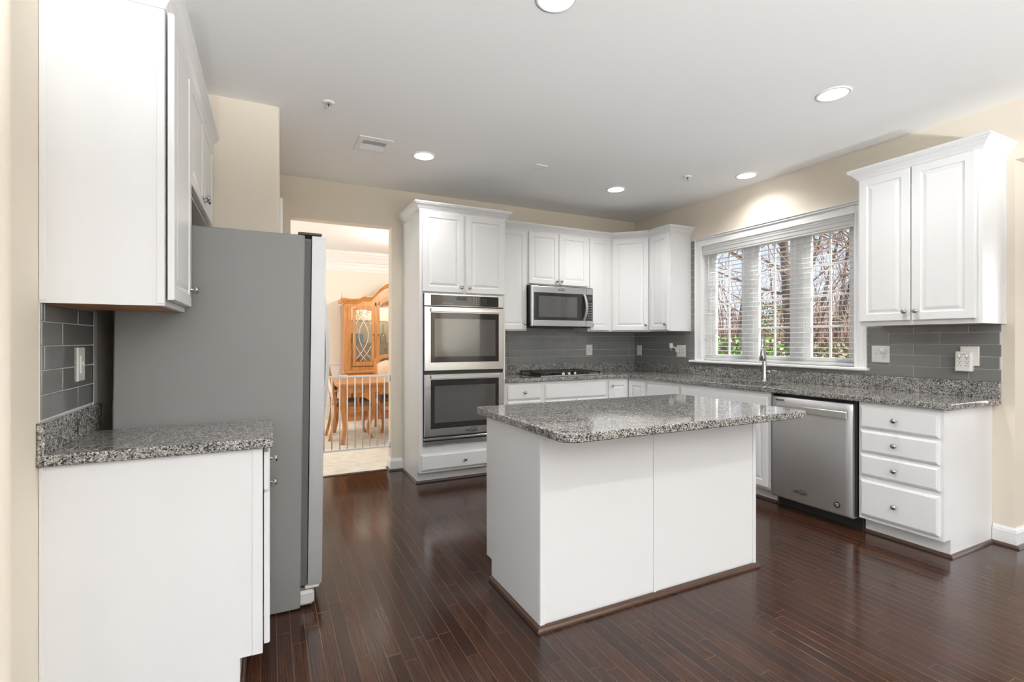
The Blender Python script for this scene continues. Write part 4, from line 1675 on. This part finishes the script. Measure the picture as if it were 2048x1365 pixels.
TX0, TX1, TY0, TY1, TZ = -3.405, -1.75, 1.385, 2.42, .752
tb = thing('dining_table', 'honey oak dining table with curved legs behind the gate', 'table', (TX0, TY0, .004))
tl, tw_ = TX1 - TX0, TY1 - TY0
poly = rounded([(0, 0), (tl, 0), (tl, tw_), (0, tw_)], .07)
mb = MB()
mb.slab(poly, TZ - .030, TZ, .006)
mb.slab([(.012 + x * (tl - .024) / tl, .012 + y * (tw_ - .024) / tw_) for x, y in poly], TZ - .046, TZ - .030, .004)
mb.build('tabletop', 'honey_oak', tb)
mb = MB()
for (a, b, c, d) in ((.06, tl - .06, .045, .068), (.06, tl - .06, tw_ - .068, tw_ - .045), (.045, .068, .06, tw_ - .06), (tl - .068, tl - .045, .06, tw_ - .06)):
    mb.box(a, b, c, d, TZ - .125, TZ - .046, .003)
mb.build('apron', 'honey_oak', tb)
for x, dx in ((.088, -1), (tl - .088, 1)):
    for y, dy in ((.085, -1), (tw_ - .085, 1)):
        cabriole(MB(), x, y, TZ - .046, dx * .7, dy * .7, .030, .020).build('leg', 'honey_oak', tb)


def dining_chair(label, loc, rotz, arms):
    """chair faces local +y; origin at the floor under the seat centre"""
    c_ = thing('dining_chair', label, 'chair', loc, rotz, 'dining chairs at the table')
    W_, D_ = .25, .235
    SZ = .44
    mb = MB()
    mb.slab(rounded([(-W_ + .02, -D_), (W_ - .02, -D_), (W_, D_), (-W_, D_)], .04), SZ - .075, SZ - .005, .006)
    mb.build('seat_frame', 'honey_oak', c_)
    poly_ = rounded([(-W_ + .03, -D_ + .02), (W_ - .03, -D_ + .02), (W_ - .008, D_ - .008), (-W_ + .008, D_ - .008)], .05)
    ls_ = []
    for k, (sc_, z) in enumerate(((1, SZ - .005), (1.0, SZ + .02), (.95, SZ + .042), (.8, SZ + .055), (.5, SZ + .06))):
        ls_.append([(x * sc_, y * sc_, z) for x, y in poly_])
    MB().loops(ls_, True, True, True).build('seat_cushion', 'seat_fabric', c_, 'grey brown seat cushion')
    for sx_ in (-1, 1):
        cabriole(MB(), sx_ * (W_ - .03), D_ - .03, SZ - .03, sx_ * .6, .8, .022, .015).build('leg', 'honey_oak', c_)
        pts = []
        for k in range(11):
            t_ = k / 10
            z = t_ * 1.0
            y = -D_ + .012 - .075 * max(0, (.44 - z) / .44) ** 1.6 - .10 * max(0, (z - .44) / .56) ** 1.3
            pts.append((sx_ * (W_ - .035 + .012 * max(0, z - .44)), y, z))
        MB().rect_tube(pts, [(.017, .021)] * 11, up=(1, 0, 0)).build('leg', 'honey_oak', c_)
    # back: arched crest and upholstered panel, leaning
    yb = lambda z: -D_ + .012 - .10 * max(0, (z - .44) / .56) ** 1.3
    mb = MB()
    n_ = 12
    lo, up_ = [], []
    for k in range(n_ + 1):
        t_ = -1 + 2 * k / n_
        x = t_ * (W_ - .020)
        zc_ = .985 + .075 * (1 - t_ * t_) ** .8
        lo.append((x, yb(.97) + .0, zc_ - .035))
        up_.append((x, yb(1.0) + .0, zc_ + .020))
    for k in range(n_):
        q = [lo[k], lo[k + 1], up_[k + 1], up_[k]]
        mb.loops([[(x, y - .014, z) for x, y, z in q], [(x, y + .014, z) for x, y, z in q]])
    mb.build('crest_rail', 'honey_oak', c_)
    MB().box(-W_ + .04, W_ - .04, yb(.56) - .012, yb(.56) + .012, .53, .58, .003).build('lower_rail', 'honey_oak', c_)
    ls_ = []
    for k, (sc_, dy) in enumerate(((1.0, -.012), (1.0, .012), (.92, .022), (.6, .028))):
        lp = []
        for (x, z) in [(-.205, .58), (.205, .58)] + [(.205 * math.cos(a), .90 + .085 * math.sin(a)) for a in [PI * q / 8 for q in range(0, 9)]]:
            zz = .77 + (z - .77) * sc_
            lp.append((x * sc_, yb(zz) + dy, zz))
        ls_.append(lp)
    MB().loops(ls_, True, True, True).build('back_cushion', 'cream_upholstery', c_, 'cream upholstered back')
    if arms:
        for sx_ in (-1, 1):
            mb = MB()
            x = sx_ * (W_ + .012)
            mb.rect_tube([(x - sx_ * .03, yb(.63), .640), (x, -.10, .638), (x + sx_ * .012, .08, .632), (x + sx_ * .006, .165, .622)], [(.016, .011), (.020, .012), (.024, .013), (.016, .010)], smooth=False)
            mb.rect_tube([(x - sx_ * .018, .06, SZ - .04), (x - sx_ * .005, .045, .50), (x, .055, .57), (x + sx_ * .006, .08, .626)], (.014, .014), up=(0, 1, 0))
            mb.build('arm', 'honey_oak', c_)
    return c_


dining_chair('oak armchair with curved arms tucked under the table end', (-3.155, 1.965, .004), -90, True)
dining_chair('oak side chair with cream back behind the dining table', (-2.505, 2.265, .004), 180, False)

# ------------------------------------------------------------------ china hutch
HX0, HX1, HY0 = -3.070, -1.560, 3.300
hc = thing('china_hutch', 'honey oak china hutch with glass doors against the dining wall', 'hutch', (HX0, YD - .024, .004))
hw_ = HX1 - HX0
DB, DU = .50, .40          # buffet and upper depth (local y negative to the front)
mb = MB()
mb.box(.02, hw_ - .02, -DB, 0, .10, .76, .003)
mb.box(.04, hw_ - .04, -DB + .03, 0, 0, .10)
mb.build('buffet', 'honey_oak', hc)
mb = MB()
mb.slab(rounded([(-.02, 0), (-.02, -DB - .025), (hw_ + .02, -DB - .025), (hw_ + .02, 0)], [0, .03, .03, 0]), .76, .80, .008)
mb.build('buffet_top', 'honey_oak', hc)
for k in range(3):
    a = .05 + k * (hw_ - .1) / 3
    front(hc, 'buffet_door', a + .01, a + (hw_ - .1) / 3 - .01, .14, .58, -DB, DOOR, None, 'honey_oak')
    dwx = front(hc, 'buffet_drawer', a + .01, a + (hw_ - .1) / 3 - .01, .60, .74, -DB, DRAWER, None, 'honey_oak')
    MB().lathe([(.008, 0), (.006, .008), (.013, .014), (.012, .02), (.001, .023)], (a + (hw_ - .1) / 6, -DB - .02, .67), (0, -1, 0), 12).build('knob', 'antique_brass', dwx)
# upper case
mb = MB()
mb.box(0, .022, -DU, 0, .80, 1.87)
mb.box(hw_ - .022, hw_, -DU, 0, .80, 1.87)
mb.box(.022, hw_ - .022, -DU, 0, .80, .855)
mb.box(.022, hw_ - .022, -DU + .03, 0, 1.85, 1.87)
mb.box(0, .115, -DU - .010, -DU + .02, .80, 1.87, .004)
mb.box(hw_ - .115, hw_, -DU - .010, -DU + .02, .80, 1.87, .004)
for k in range(4):
    mb.box(.022 + .02 * k, .032 + .02 * k, -DU - .014, -DU - .010, .90, 1.80, .002)
mb.build('upper_case', 'honey_oak', hc)
mb = MB()
mb.box(.022, hw_ - .022, -.012, -.002, .855, 2.08)
mb.build('back_panel', 'hutch_lining', hc)
XA, XB = .495, hw_ - .495        # division posts


def top_z(x):
    """scalloped top line of the hutch"""
    x = min(x, hw_ - x)
    if x < .24:
        return 1.900 - .012 * math.sin(PI * x / .24)
    if x < .30:
        return 1.900 + .045 * (x - .24) / .06
    if x < .44:
        return 1.945 - .008 * math.sin(PI * (x - .30) / .14)
    c_ = hw_ / 2
    t_ = (x - .44) / (c_ - .44)
    return 1.945 + .235 * math.sin(t_ * PI / 2) ** .9


xs = [i * hw_ / 60 for i in range(61)]
# frieze following the scalloped line, above the doors
mb = MB()


def door_top(x):
    x = min(x, hw_ - x)
    if x < .46:
        return 1.815 + .042 * (math.sin(PI * max(0, min(1, (x - .13) / .34))) ** 1.0)
    return 1.80 + .225 * math.sin(PI / 2 * min(1, (x - .46) / (hw_ / 2 - .46))) ** .9


up_l = [(x, top_z(x)) for x in xs]
dn_l = [(x, min(door_top(x), top_z(x) - .05)) for x in xs]
for i in range(60):
    q = [dn_l[i], dn_l[i + 1], up_l[i + 1], up_l[i]]
    mb.loops([[(x, -DU, z) for x, z in q], [(x, -DU + .02, z) for x, z in q]])
mb.build('frieze', 'honey_oak', hc)
mb = MB()
cps = [(0, -.02), (-.012, -.015), (-.018, 0), (-.035, .018), (-.050, .040), (-.056, .046), (-.056, .060), (.02, .060), (.02, -.02)]
ls = []
for i, x in enumerate(xs):
    z = top_z(x)
    f_ = 1 + (.0)
    xx = x + (-.05 if i == 0 else (.05 if i == 60 else 0))
    ls.append([(xx, -DU + dy, z + dz) for dy, dz in cps])
mb.loops(ls)
for sx_ in (0, 1):
    xe = -.045 if sx_ == 0 else hw_
    mb.box(xe, xe + .045, -DU + .01, 0, 1.89, 1.955, .008)
mb.build('crown', 'honey_oak', hc)
mb = MB()
for a in (XA, XB):
    mb.box(a - .010, a + .010, -DU, -DU + .05, .855, 1.90)
mb.build('divider_post', 'honey_oak', hc)


def glass_door(x0, x1, ztf, leaded):
    fwd = .050
    y = -DU - .006
    mb = MB()
    n_ = 12
    xs_ = [x0 + (x1 - x0) * i / n_ for i in range(n_ + 1)]
    mb.box(x0, x0 + fwd, y, y + .022, .870, ztf(x0) - .004, .003)
    mb.box(x1 - fwd, x1, y, y + .022, .870, ztf(x1) - .004, .003)
    mb.box(x0 + fwd, x1 - fwd, y, y + .022, .870, .935, .003)
    xi = [x0 + fwd + (x1 - x0 - 2 * fwd) * i / n_ for i in range(n_ + 1)]
    for i in range(n_):
        q = [(xi[i], ztf(xi[i]) - .075), (xi[i + 1], ztf(xi[i + 1]) - .075), (xi[i + 1], ztf(xi[i + 1]) - .004), (xi[i], ztf(xi[i]) - .004)]
        mb.loops([[(x, y, z) for x, z in q], [(x, y + .022, z) for x, z in q]])
    d_ = mb.build('glass_door', 'honey_oak', hc)
    gp = [(x0 + fwd - .004, .931), (x1 - fwd + .004, .931)] + [(x, ztf(x) - .070) for x in reversed(xi)]
    MB().extrude_xz(gp, y + .009, y + .012).build('pane', 'cabinet_glass', d_)
    if leaded:
        mb = MB()
        xa, xb = x0 + fwd, x1 - fwd
        wd = xb - xa
        for (c0, s_) in ((xa - .02, 1), (xb + .02, -1), (xa + wd * .30, 1), (xb - wd * .30, -1)):
            pts = []
            for k in range(25):
                t_ = k / 24
                x = c0 + s_ * (wd * .88) * math.sin(PI * t_)
                z = .945 + t_ * .84
                pts.append((x, y + .007, z))
            run = []
            for q in pts + [None]:
                if q is not None and xa <= q[0] <= xb:
                    run.append(q)
                else:
                    if len(run) > 1:
                        mb.tube(run, .0048, 5)
                    run = []
        mb.build('leading', 'lead_came', d_)
    return d_


ld_l = glass_door(.130, .478, door_top, True)
glass_door(hw_ - .478, hw_ - .130, door_top, True)
ld_c = glass_door(.510, hw_ / 2 - .002, door_top, False)
glass_door(hw_ / 2 + .002, hw_ - .510, door_top, False)
MB().lathe([(.009, 0), (.005, .006), (.012, .014), (.001, .020)], (.456, -DU - .006, 1.375), (0, -1, 0), 12).build('knob', 'antique_brass', ld_l)
MB().lathe([(.009, 0), (.005, .006), (.012, .014), (.001, .020)], (.534, -DU - .006, 1.375), (0, -1, 0), 12).build('knob', 'antique_brass', ld_c)
SHZ = (1.235, 1.600)
for z in SHZ:
    MB().box(.024, hw_ - .024, -DU + .06, -.014, z, z + .010).build('glass_shelf', 'clear_glassware', hc)
for x in (.30, hw_ / 2, hw_ - .30):
    MB().lathe([(.030, 0), (.030, -.008), (.024, -.010)], (x, -DU + .12, 1.850), (0, 0, 1), 16).build('puck_light', 'bulb_glow', hc)
    ld2 = bpy.data.lights.new('hutch_lamp', 'POINT')
    ld2.energy = 3.5
    ld2.shadow_soft_size = .03
    ld2.color = (1, .9, .75)
    o = bpy.data.objects.new('lamp', ld2)
    C.objects.link(o)
    o.parent = hc
    o.location = (x, -DU + .12, 1.825)
hcy = YD - .024


def in_hutch(name, label, cat, x, y, z, group=None): return thing(name, label, cat, (HX0 + x, hcy + y, .004 + z), 0, group)


bx_ = in_hutch('gift_box', 'blue grey box on the middle shelf behind the leaded glass', 'box', .235, -.20, 1.245)
MB().box(-.085, .085, -.05, .05, 0, .135, .004).build('box_body', 'blue_grey_box', bx_)
MB().box(-.088, .088, -.053, .053, .135, .155, .004).build('lid', 'blue_grey_box', bx_)
for lab, x, y, z, s_ in (('tall clear glass decanter with long neck on the middle hutch shelf', .655, -.20, 1.245, 1.0), ('squat clear glass decanter on the hutch floor behind the glass', .69, -.22, .855, 1.05)):
    b_ = in_hutch('decanter', lab, 'decanter', x, y, z, 'glass decanters in the hutch')
    if 'tall' in lab:
        MB().lathe([(.05, 0), (.055, .01), (.055, .11), (.045, .14), (.016, .18), (.013, .25), (.018, .262)], (0, 0, 0), (0, 0, 1), 20).build('bottle', 'clear_glassware', b_)
        MB().lathe([(.010, .262), (.019, .275), (.021, .295), (.010, .315)], (0, 0, 0), (0, 0, 1), 16).build('stopper', 'clear_glassware', b_)
    else:
        MB().lathe([(.06, 0), (.085, .02), (.095, .07), (.06, .13), (.02, .17), (.017, .22), (.024, .235)], (0, 0, 0), (0, 0, 1), 20).build('bottle', 'clear_glassware', b_)
        MB().lathe([(.012, .235), (.024, .25), (.02, .285), (.005, .295)], (0, 0, 0), (0, 0, 1), 16).build('stopper', 'clear_glassware', b_)
for lab, x, y in (('wine goblet at the left end of the top hutch shelf', .20, -.22), ('wine goblet at the middle of the top hutch shelf behind leading', .30, -.18), ('wine goblet beside the divider on the top hutch shelf', .39, -.24)):
    b_ = in_hutch('wine_goblet', lab, 'wine glass', x, y, 1.610, 'wine goblets on the top hutch shelf')
    MB().lathe([(.032, 0), (.030, .004), (.006, .010), (.004, .07), (.012, .082), (.034, .11), (.036, .15), (.030, .185)], (0, 0, 0), (0, 0, 1), 16).build('glass', 'clear_glassware', b_)
b_ = in_hutch('serving_bowl', 'small white bowl on the hutch floor behind the leaded glass', 'bowl', .395, -.22, .855)
MB().lathe([(.03, 0), (.035, .004), (.06, .05), (.066, .075), (.060, .075), (.03, .012)], (0, 0, 0), (0, 0, 1), 20).build('bowl', 'plastic_white', b_)
b_ = in_hutch('wooden_tray', 'brown wooden tray standing on the hutch floor', 'tray', .24, -.12, .855)
mb = MB()
mb.box(-.10, .10, -.012, .012, 0, .15, .004)
mb.build('tray', 'cabinet_underside_wood', b_)
b_ = in_hutch('picture_frame', 'dark small frame standing beside the tall decanter', 'picture frame', .565, -.10, 1.245)
mb = MB()
mb.box(-.045, .045, -.008, .008, 0, .12, .003)
mb.build('frame', 'cabinet_underside_wood', b_)
# chandelier over the dining table, its nearest candle just clears the wall edge
ch = thing('chandelier', 'candle-arm chandelier over the dining table with one bulb peeking out', 'chandelier', (-2.30, 1.95, 2.0))
MB().lathe([(.06, .77), (.06, .755), (.02, .74)], (0, 0, 0), (0, 0, 1), 20).build('canopy', 'antique_brass', ch)
MB().tube([(0, 0, .74), (0, 0, .0)], .008, 8).build('stem', 'antique_brass', ch)
MB().lathe([(.02, -.06), (.05, -.02), (.04, .05), (.015, .10)], (0, 0, 0), (0, 0, 1), 16).build('hub', 'antique_brass', ch)
for k in range(5):
    a = PI + k * 2 * PI / 5
    ca_, sa_ = math.cos(a), math.sin(a)
    pts = [(.03 * ca_, .03 * sa_, .0), (.15 * ca_, .15 * sa_, -.06), (.26 * ca_, .26 * sa_, -.02), (.315 * ca_, .315 * sa_, .10)]
    ar = MB().tube(pts, .007, 8).build('arm', 'antique_brass', ch)
    MB().lathe([(.012, .10), (.012, .19)], (.315 * ca_, .315 * sa_, 0), (0, 0, 1), 12).build('candle_sleeve', 'plastic_white', ar)
    MB().lathe([(.008, .19), (.019, .225), (.015, .26), (.003, .29)], (.315 * ca_, .315 * sa_, 0), (0, 0, 1), 12).build('bulb', 'bulb_glow', ar)
ld3 = bpy.data.lights.new('chandelier_lamp', 'POINT')
ld3.energy = 44
ld3.shadow_soft_size = .25
ld3.color = (1, .95, .88)
o = bpy.data.objects.new('lamp', ld3)
C.objects.link(o)
o.parent = ch
o.location = (0, 0, .32)
area('dining_window_daylight', (-5.9, 2.0, 1.5), (PI / 2, 0, -PI / 2), 1.8, 1.8, 38, DAY)

# ------------------------------------------------------------------ outdoors, seen through the blind
GZ = -.55
mb = MB()
gn = 24
vs = []
fs = []
rnd = random.Random(3)
for i in range(gn + 1):
    for j in range(gn + 1):
        x = .2 + 60 * i / gn
        y = -12 + 72 * j / gn
        z = GZ + (.0 if x < 3 else .25 * math.sin(x * .35) * math.sin(y * .22) + .035 * (x - 3)) + rnd.uniform(-.05, .05) * (x > 3)
        vs.append((x, y, z))
for i in range(gn):
    for j in range(gn):
        a = i * (gn + 1) + j
        fs.append((a, a + gn + 1, a + gn + 2, a + 1))
mb.add(vs, fs, True)
struct('ground', mb, 'leaf_litter')


def gz(x, y): return GZ - .12 + (.0 if x < 3 else .25 * math.sin(x * .35) * math.sin(y * .22) + .035 * (x - 3))


def grow(mb, rnd, p, d, ln, r_, depth):
    n_ = 5
    pts = [Vector(p)]
    dd_ = Vector(d).normalized()
    for k in range(n_):
        dd_ = (dd_ + Vector((rnd.uniform(-.13, .13), rnd.uniform(-.13, .13), rnd.uniform(-.05, .10)))).normalized()
        pts.append(pts[-1] + dd_ * (ln / n_))
    mb.tube(pts, [r_ * (1 - .55 * k / n_) for k in range(n_ + 1)], 6 if depth > 1 else (4 if depth else 3))
    if depth <= 0:
        return
    kids = 4 if depth >= 2 else 3
    for k in range(kids):
        t_ = rnd.uniform(.35, 1.0)
        i = min(n_ - 1, int(t_ * n_))
        q = pts[i].lerp(pts[i + 1], t_ * n_ - i) if i + 1 <= n_ else pts[-1]
        a = rnd.uniform(0, 2 * PI)
        side = Vector((math.cos(a), math.sin(a), rnd.uniform(-.1, .5)))
        nd_ = (dd_ * .55 + side * .75).normalized()
        grow(mb, rnd, q, nd_, ln * rnd.uniform(.42, .62), r_ * rnd.uniform(.32, .48), depth - 1)


def on_ray(px, dist):
    """ground spot a given distance away, along a bearing through the kitchen window"""
    b = math.atan((px - 1024) / 979.93) + math.radians(26.3167)
    return (-4.1307 + dist * math.sin(b), -4.8518 + dist * math.cos(b))


trees = [(1482, 15.5, 9, .17, 'straight bare tree outside the first window unit'), (1448, 12.5, 7.0, .10, 'slim leaning bare tree at the edge of the first window unit'),
         (1584, 14, 10, .24, 'thick bare trunk filling the middle window unit'), (1538, 13, 7, .11, 'bare forked tree at the near side of the middle window unit'),
         (1565, 22, 9, .16, 'distant bare tree behind the thick trunk'), (1640, 17, 9, .13, 'bare tree at the edge of the third window unit'),
         (1682, 15, 9, .15, 'bare tree in the middle of the third window unit'), (1702, 20, 9, .15, 'bare tree beside the window casing'),
         (1660, 23, 9, .15, 'distant bare tree behind the third window unit'), (1465, 26, 9, .15, 'distant bare tree behind the first window unit'),
         (1610, 26, 10, .17, 'distant bare tree hidden partly by the blind between units'), (1720, 27, 9, .16, 'distant bare tree behind the wall cabinet edge')]
for i, (px, ds, h_, r_, lab) in enumerate(trees):
    x, y = on_ray(px, ds)
    rnd = random.Random(100 + i)
    mb = MB()
    r_ *= .58
    pts = [(0, 0, 0)]
    lean_ = rnd.uniform(-.05, .05) if r_ > .12 else rnd.uniform(.08, .2)
    for k in range(1, 8):
        z = h_ * k / 7
        pts.append((lean_ * z * .5 + rnd.uniform(-.05, .05), -lean_ * z + rnd.uniform(-.05, .05), z))
    mb.tube(pts, [r_ * (1.15 if k == 0 else 1 - .75 * k / 7) for k in range(8)], 8)
    t_ = thing('bare_tree', lab, 'tree', (x, y, gz(x, y)), 0, 'bare trees beyond the window')
    mb.build('trunk', 'bark', t_)
    mb = MB()
    for k in range(15):
        f_ = rnd.uniform(.22, .98)
        ii = min(6, int(f_ * 7))
        q = Vector(pts[ii]).lerp(Vector(pts[ii + 1]), f_ * 7 - ii)
        a = rnd.uniform(0, 2 * PI)
        grow(mb, rnd, q, (math.cos(a), math.sin(a), rnd.uniform(.2, .9)), h_ * rnd.uniform(.16, .30), r_ * rnd.uniform(.26, .42), 2)
    mb.build('branches', 'twig', t_)


def leaf_quads(mb, rnd, n_, fx, size):
    for k in range(n_):
        c_ = Vector(fx(rnd))
        a = Vector((rnd.uniform(-1, 1), rnd.uniform(-1, 1), rnd.uniform(-.6, 1))).normalized()
        b = a.orthogonal().normalized()
        b.rotate(Matrix.Rotation(rnd.uniform(0, 6.28), 3, a))
        w_ = a.cross(b)
        s_ = size * rnd.uniform(.6, 1.3)
        mb.add([c_ - b * s_, c_ + w_ * s_ * .5, c_ + b * s_, c_ - w_ * s_ * .5], [(0, 1, 2, 3)])


shr = [(1462, 9.2, 1.55, 1.0, 'green_leaf', 'bright green bush low outside the first window unit'), (1493, 10.5, 1.9, .9, 'green_leaf', 'taller green bush beside the first window mullion'),
       (1548, 11, 1.5, 1.1, 'olive_leaf', 'olive shrub low outside the middle window unit'), (1600, 10.5, 1.25, 1.0, 'olive_leaf', 'olive shrub at the far side of the middle window unit'),
       (1650, 12, 1.7, 1.2, 'olive_leaf', 'olive shrub low outside the third window unit'), (1700, 11, 1.5, 1.0, 'olive_leaf', 'olive shrub beside the window casing'),
       (1545, 17, 2.9, 1.0, 'green_leaf', 'green holly farther back outside the middle window unit')]
for i, (px, ds, h_, rad, mt, lab) in enumerate(shr):
    x, y = on_ray(px, ds)
    rnd = random.Random(300 + i)
    t_ = thing('leafy_shrub', lab, 'shrub', (x, y, gz(x, y)), 0, 'shrubs beyond the window')

    def fx(r_, h_=h_, rad=rad):
        a, b = r_.uniform(0, 2 * PI), r_.uniform(0, 1) ** .5
        z = r_.uniform(.05, 1)
        q = rad * b * math.sqrt(max(.08, 1 - (z - .35) ** 2 * 1.6))
        return (q * math.cos(a), q * math.sin(a), z * h_)
    mb = MB()
    leaf_quads(mb, rnd, 1500, fx, .05)
    mb.build('foliage', mt, t_)
    mb = MB()
    for k in range(14):
        a = rnd.uniform(0, 2 * PI)
        grow(mb, rnd, (0, 0, 0), (math.cos(a) * .5, math.sin(a) * .5, 1), h_ * .75, .018, 1)
    mb.build('stems', 'twig', t_)
# undergrowth nobody could count: a brushy thicket and dry leaves through the whole wood edge
rnd = random.Random(55)
mb = MB()
for k in range(2100):
    px = rnd.uniform(1400, 1790) if k < 1300 else rnd.uniform(1780, 2150)
    ds = rnd.uniform(15, 34)
    x, y = on_ray(px, ds)
    z = gz(x, y)
    h_ = rnd.uniform(1.0, 3.2) if rnd.random() < .9 else rnd.uniform(3.5, 7.0)
    lx, ly = rnd.uniform(-.5, .5), rnd.uniform(-.5, .5)
    r_ = rnd.uniform(.010, .032)
    p0 = Vector((x, y, z))
    p1 = p0 + Vector((lx * .3 * h_, ly * .3 * h_, h_ * .55))
    p2 = p0 + Vector((lx * h_ * .7, ly * h_ * .7, h_))
    mb.tube([p0, p1, p2], [r_, r_ * .7, r_ * .25], 4)
    for q in range(3):
        t_ = rnd.uniform(.3, .9)
        b = p0.lerp(p2, t_)
        mb.tube([b, b + Vector((rnd.uniform(-.5, .5), rnd.uniform(-.5, .5), rnd.uniform(.0, .6)))], [r_ * .5, r_ * .15], 3)
tk = mb.build('thicket', 'twig')
tag(tk, 'tangle of brown leafless undergrowth at the wood edge outside', 'undergrowth', None, 'stuff')
mb = MB()


def fx2(r_):
    ds = r_.uniform(13, 36)
    x, y = on_ray(r_.uniform(1400, 2050), ds)
    return (x, y, gz(x, y) + r_.uniform(.05, 1) ** 1.5 * (.6 + .07 * ds))


leaf_quads(mb, rnd, 13000, fx2, .08)
dl = mb.build('dry_foliage', 'dry_leaf')
tag(dl, 'dry brown leaves still hanging through the undergrowth outside', 'leaves', None, 'stuff')
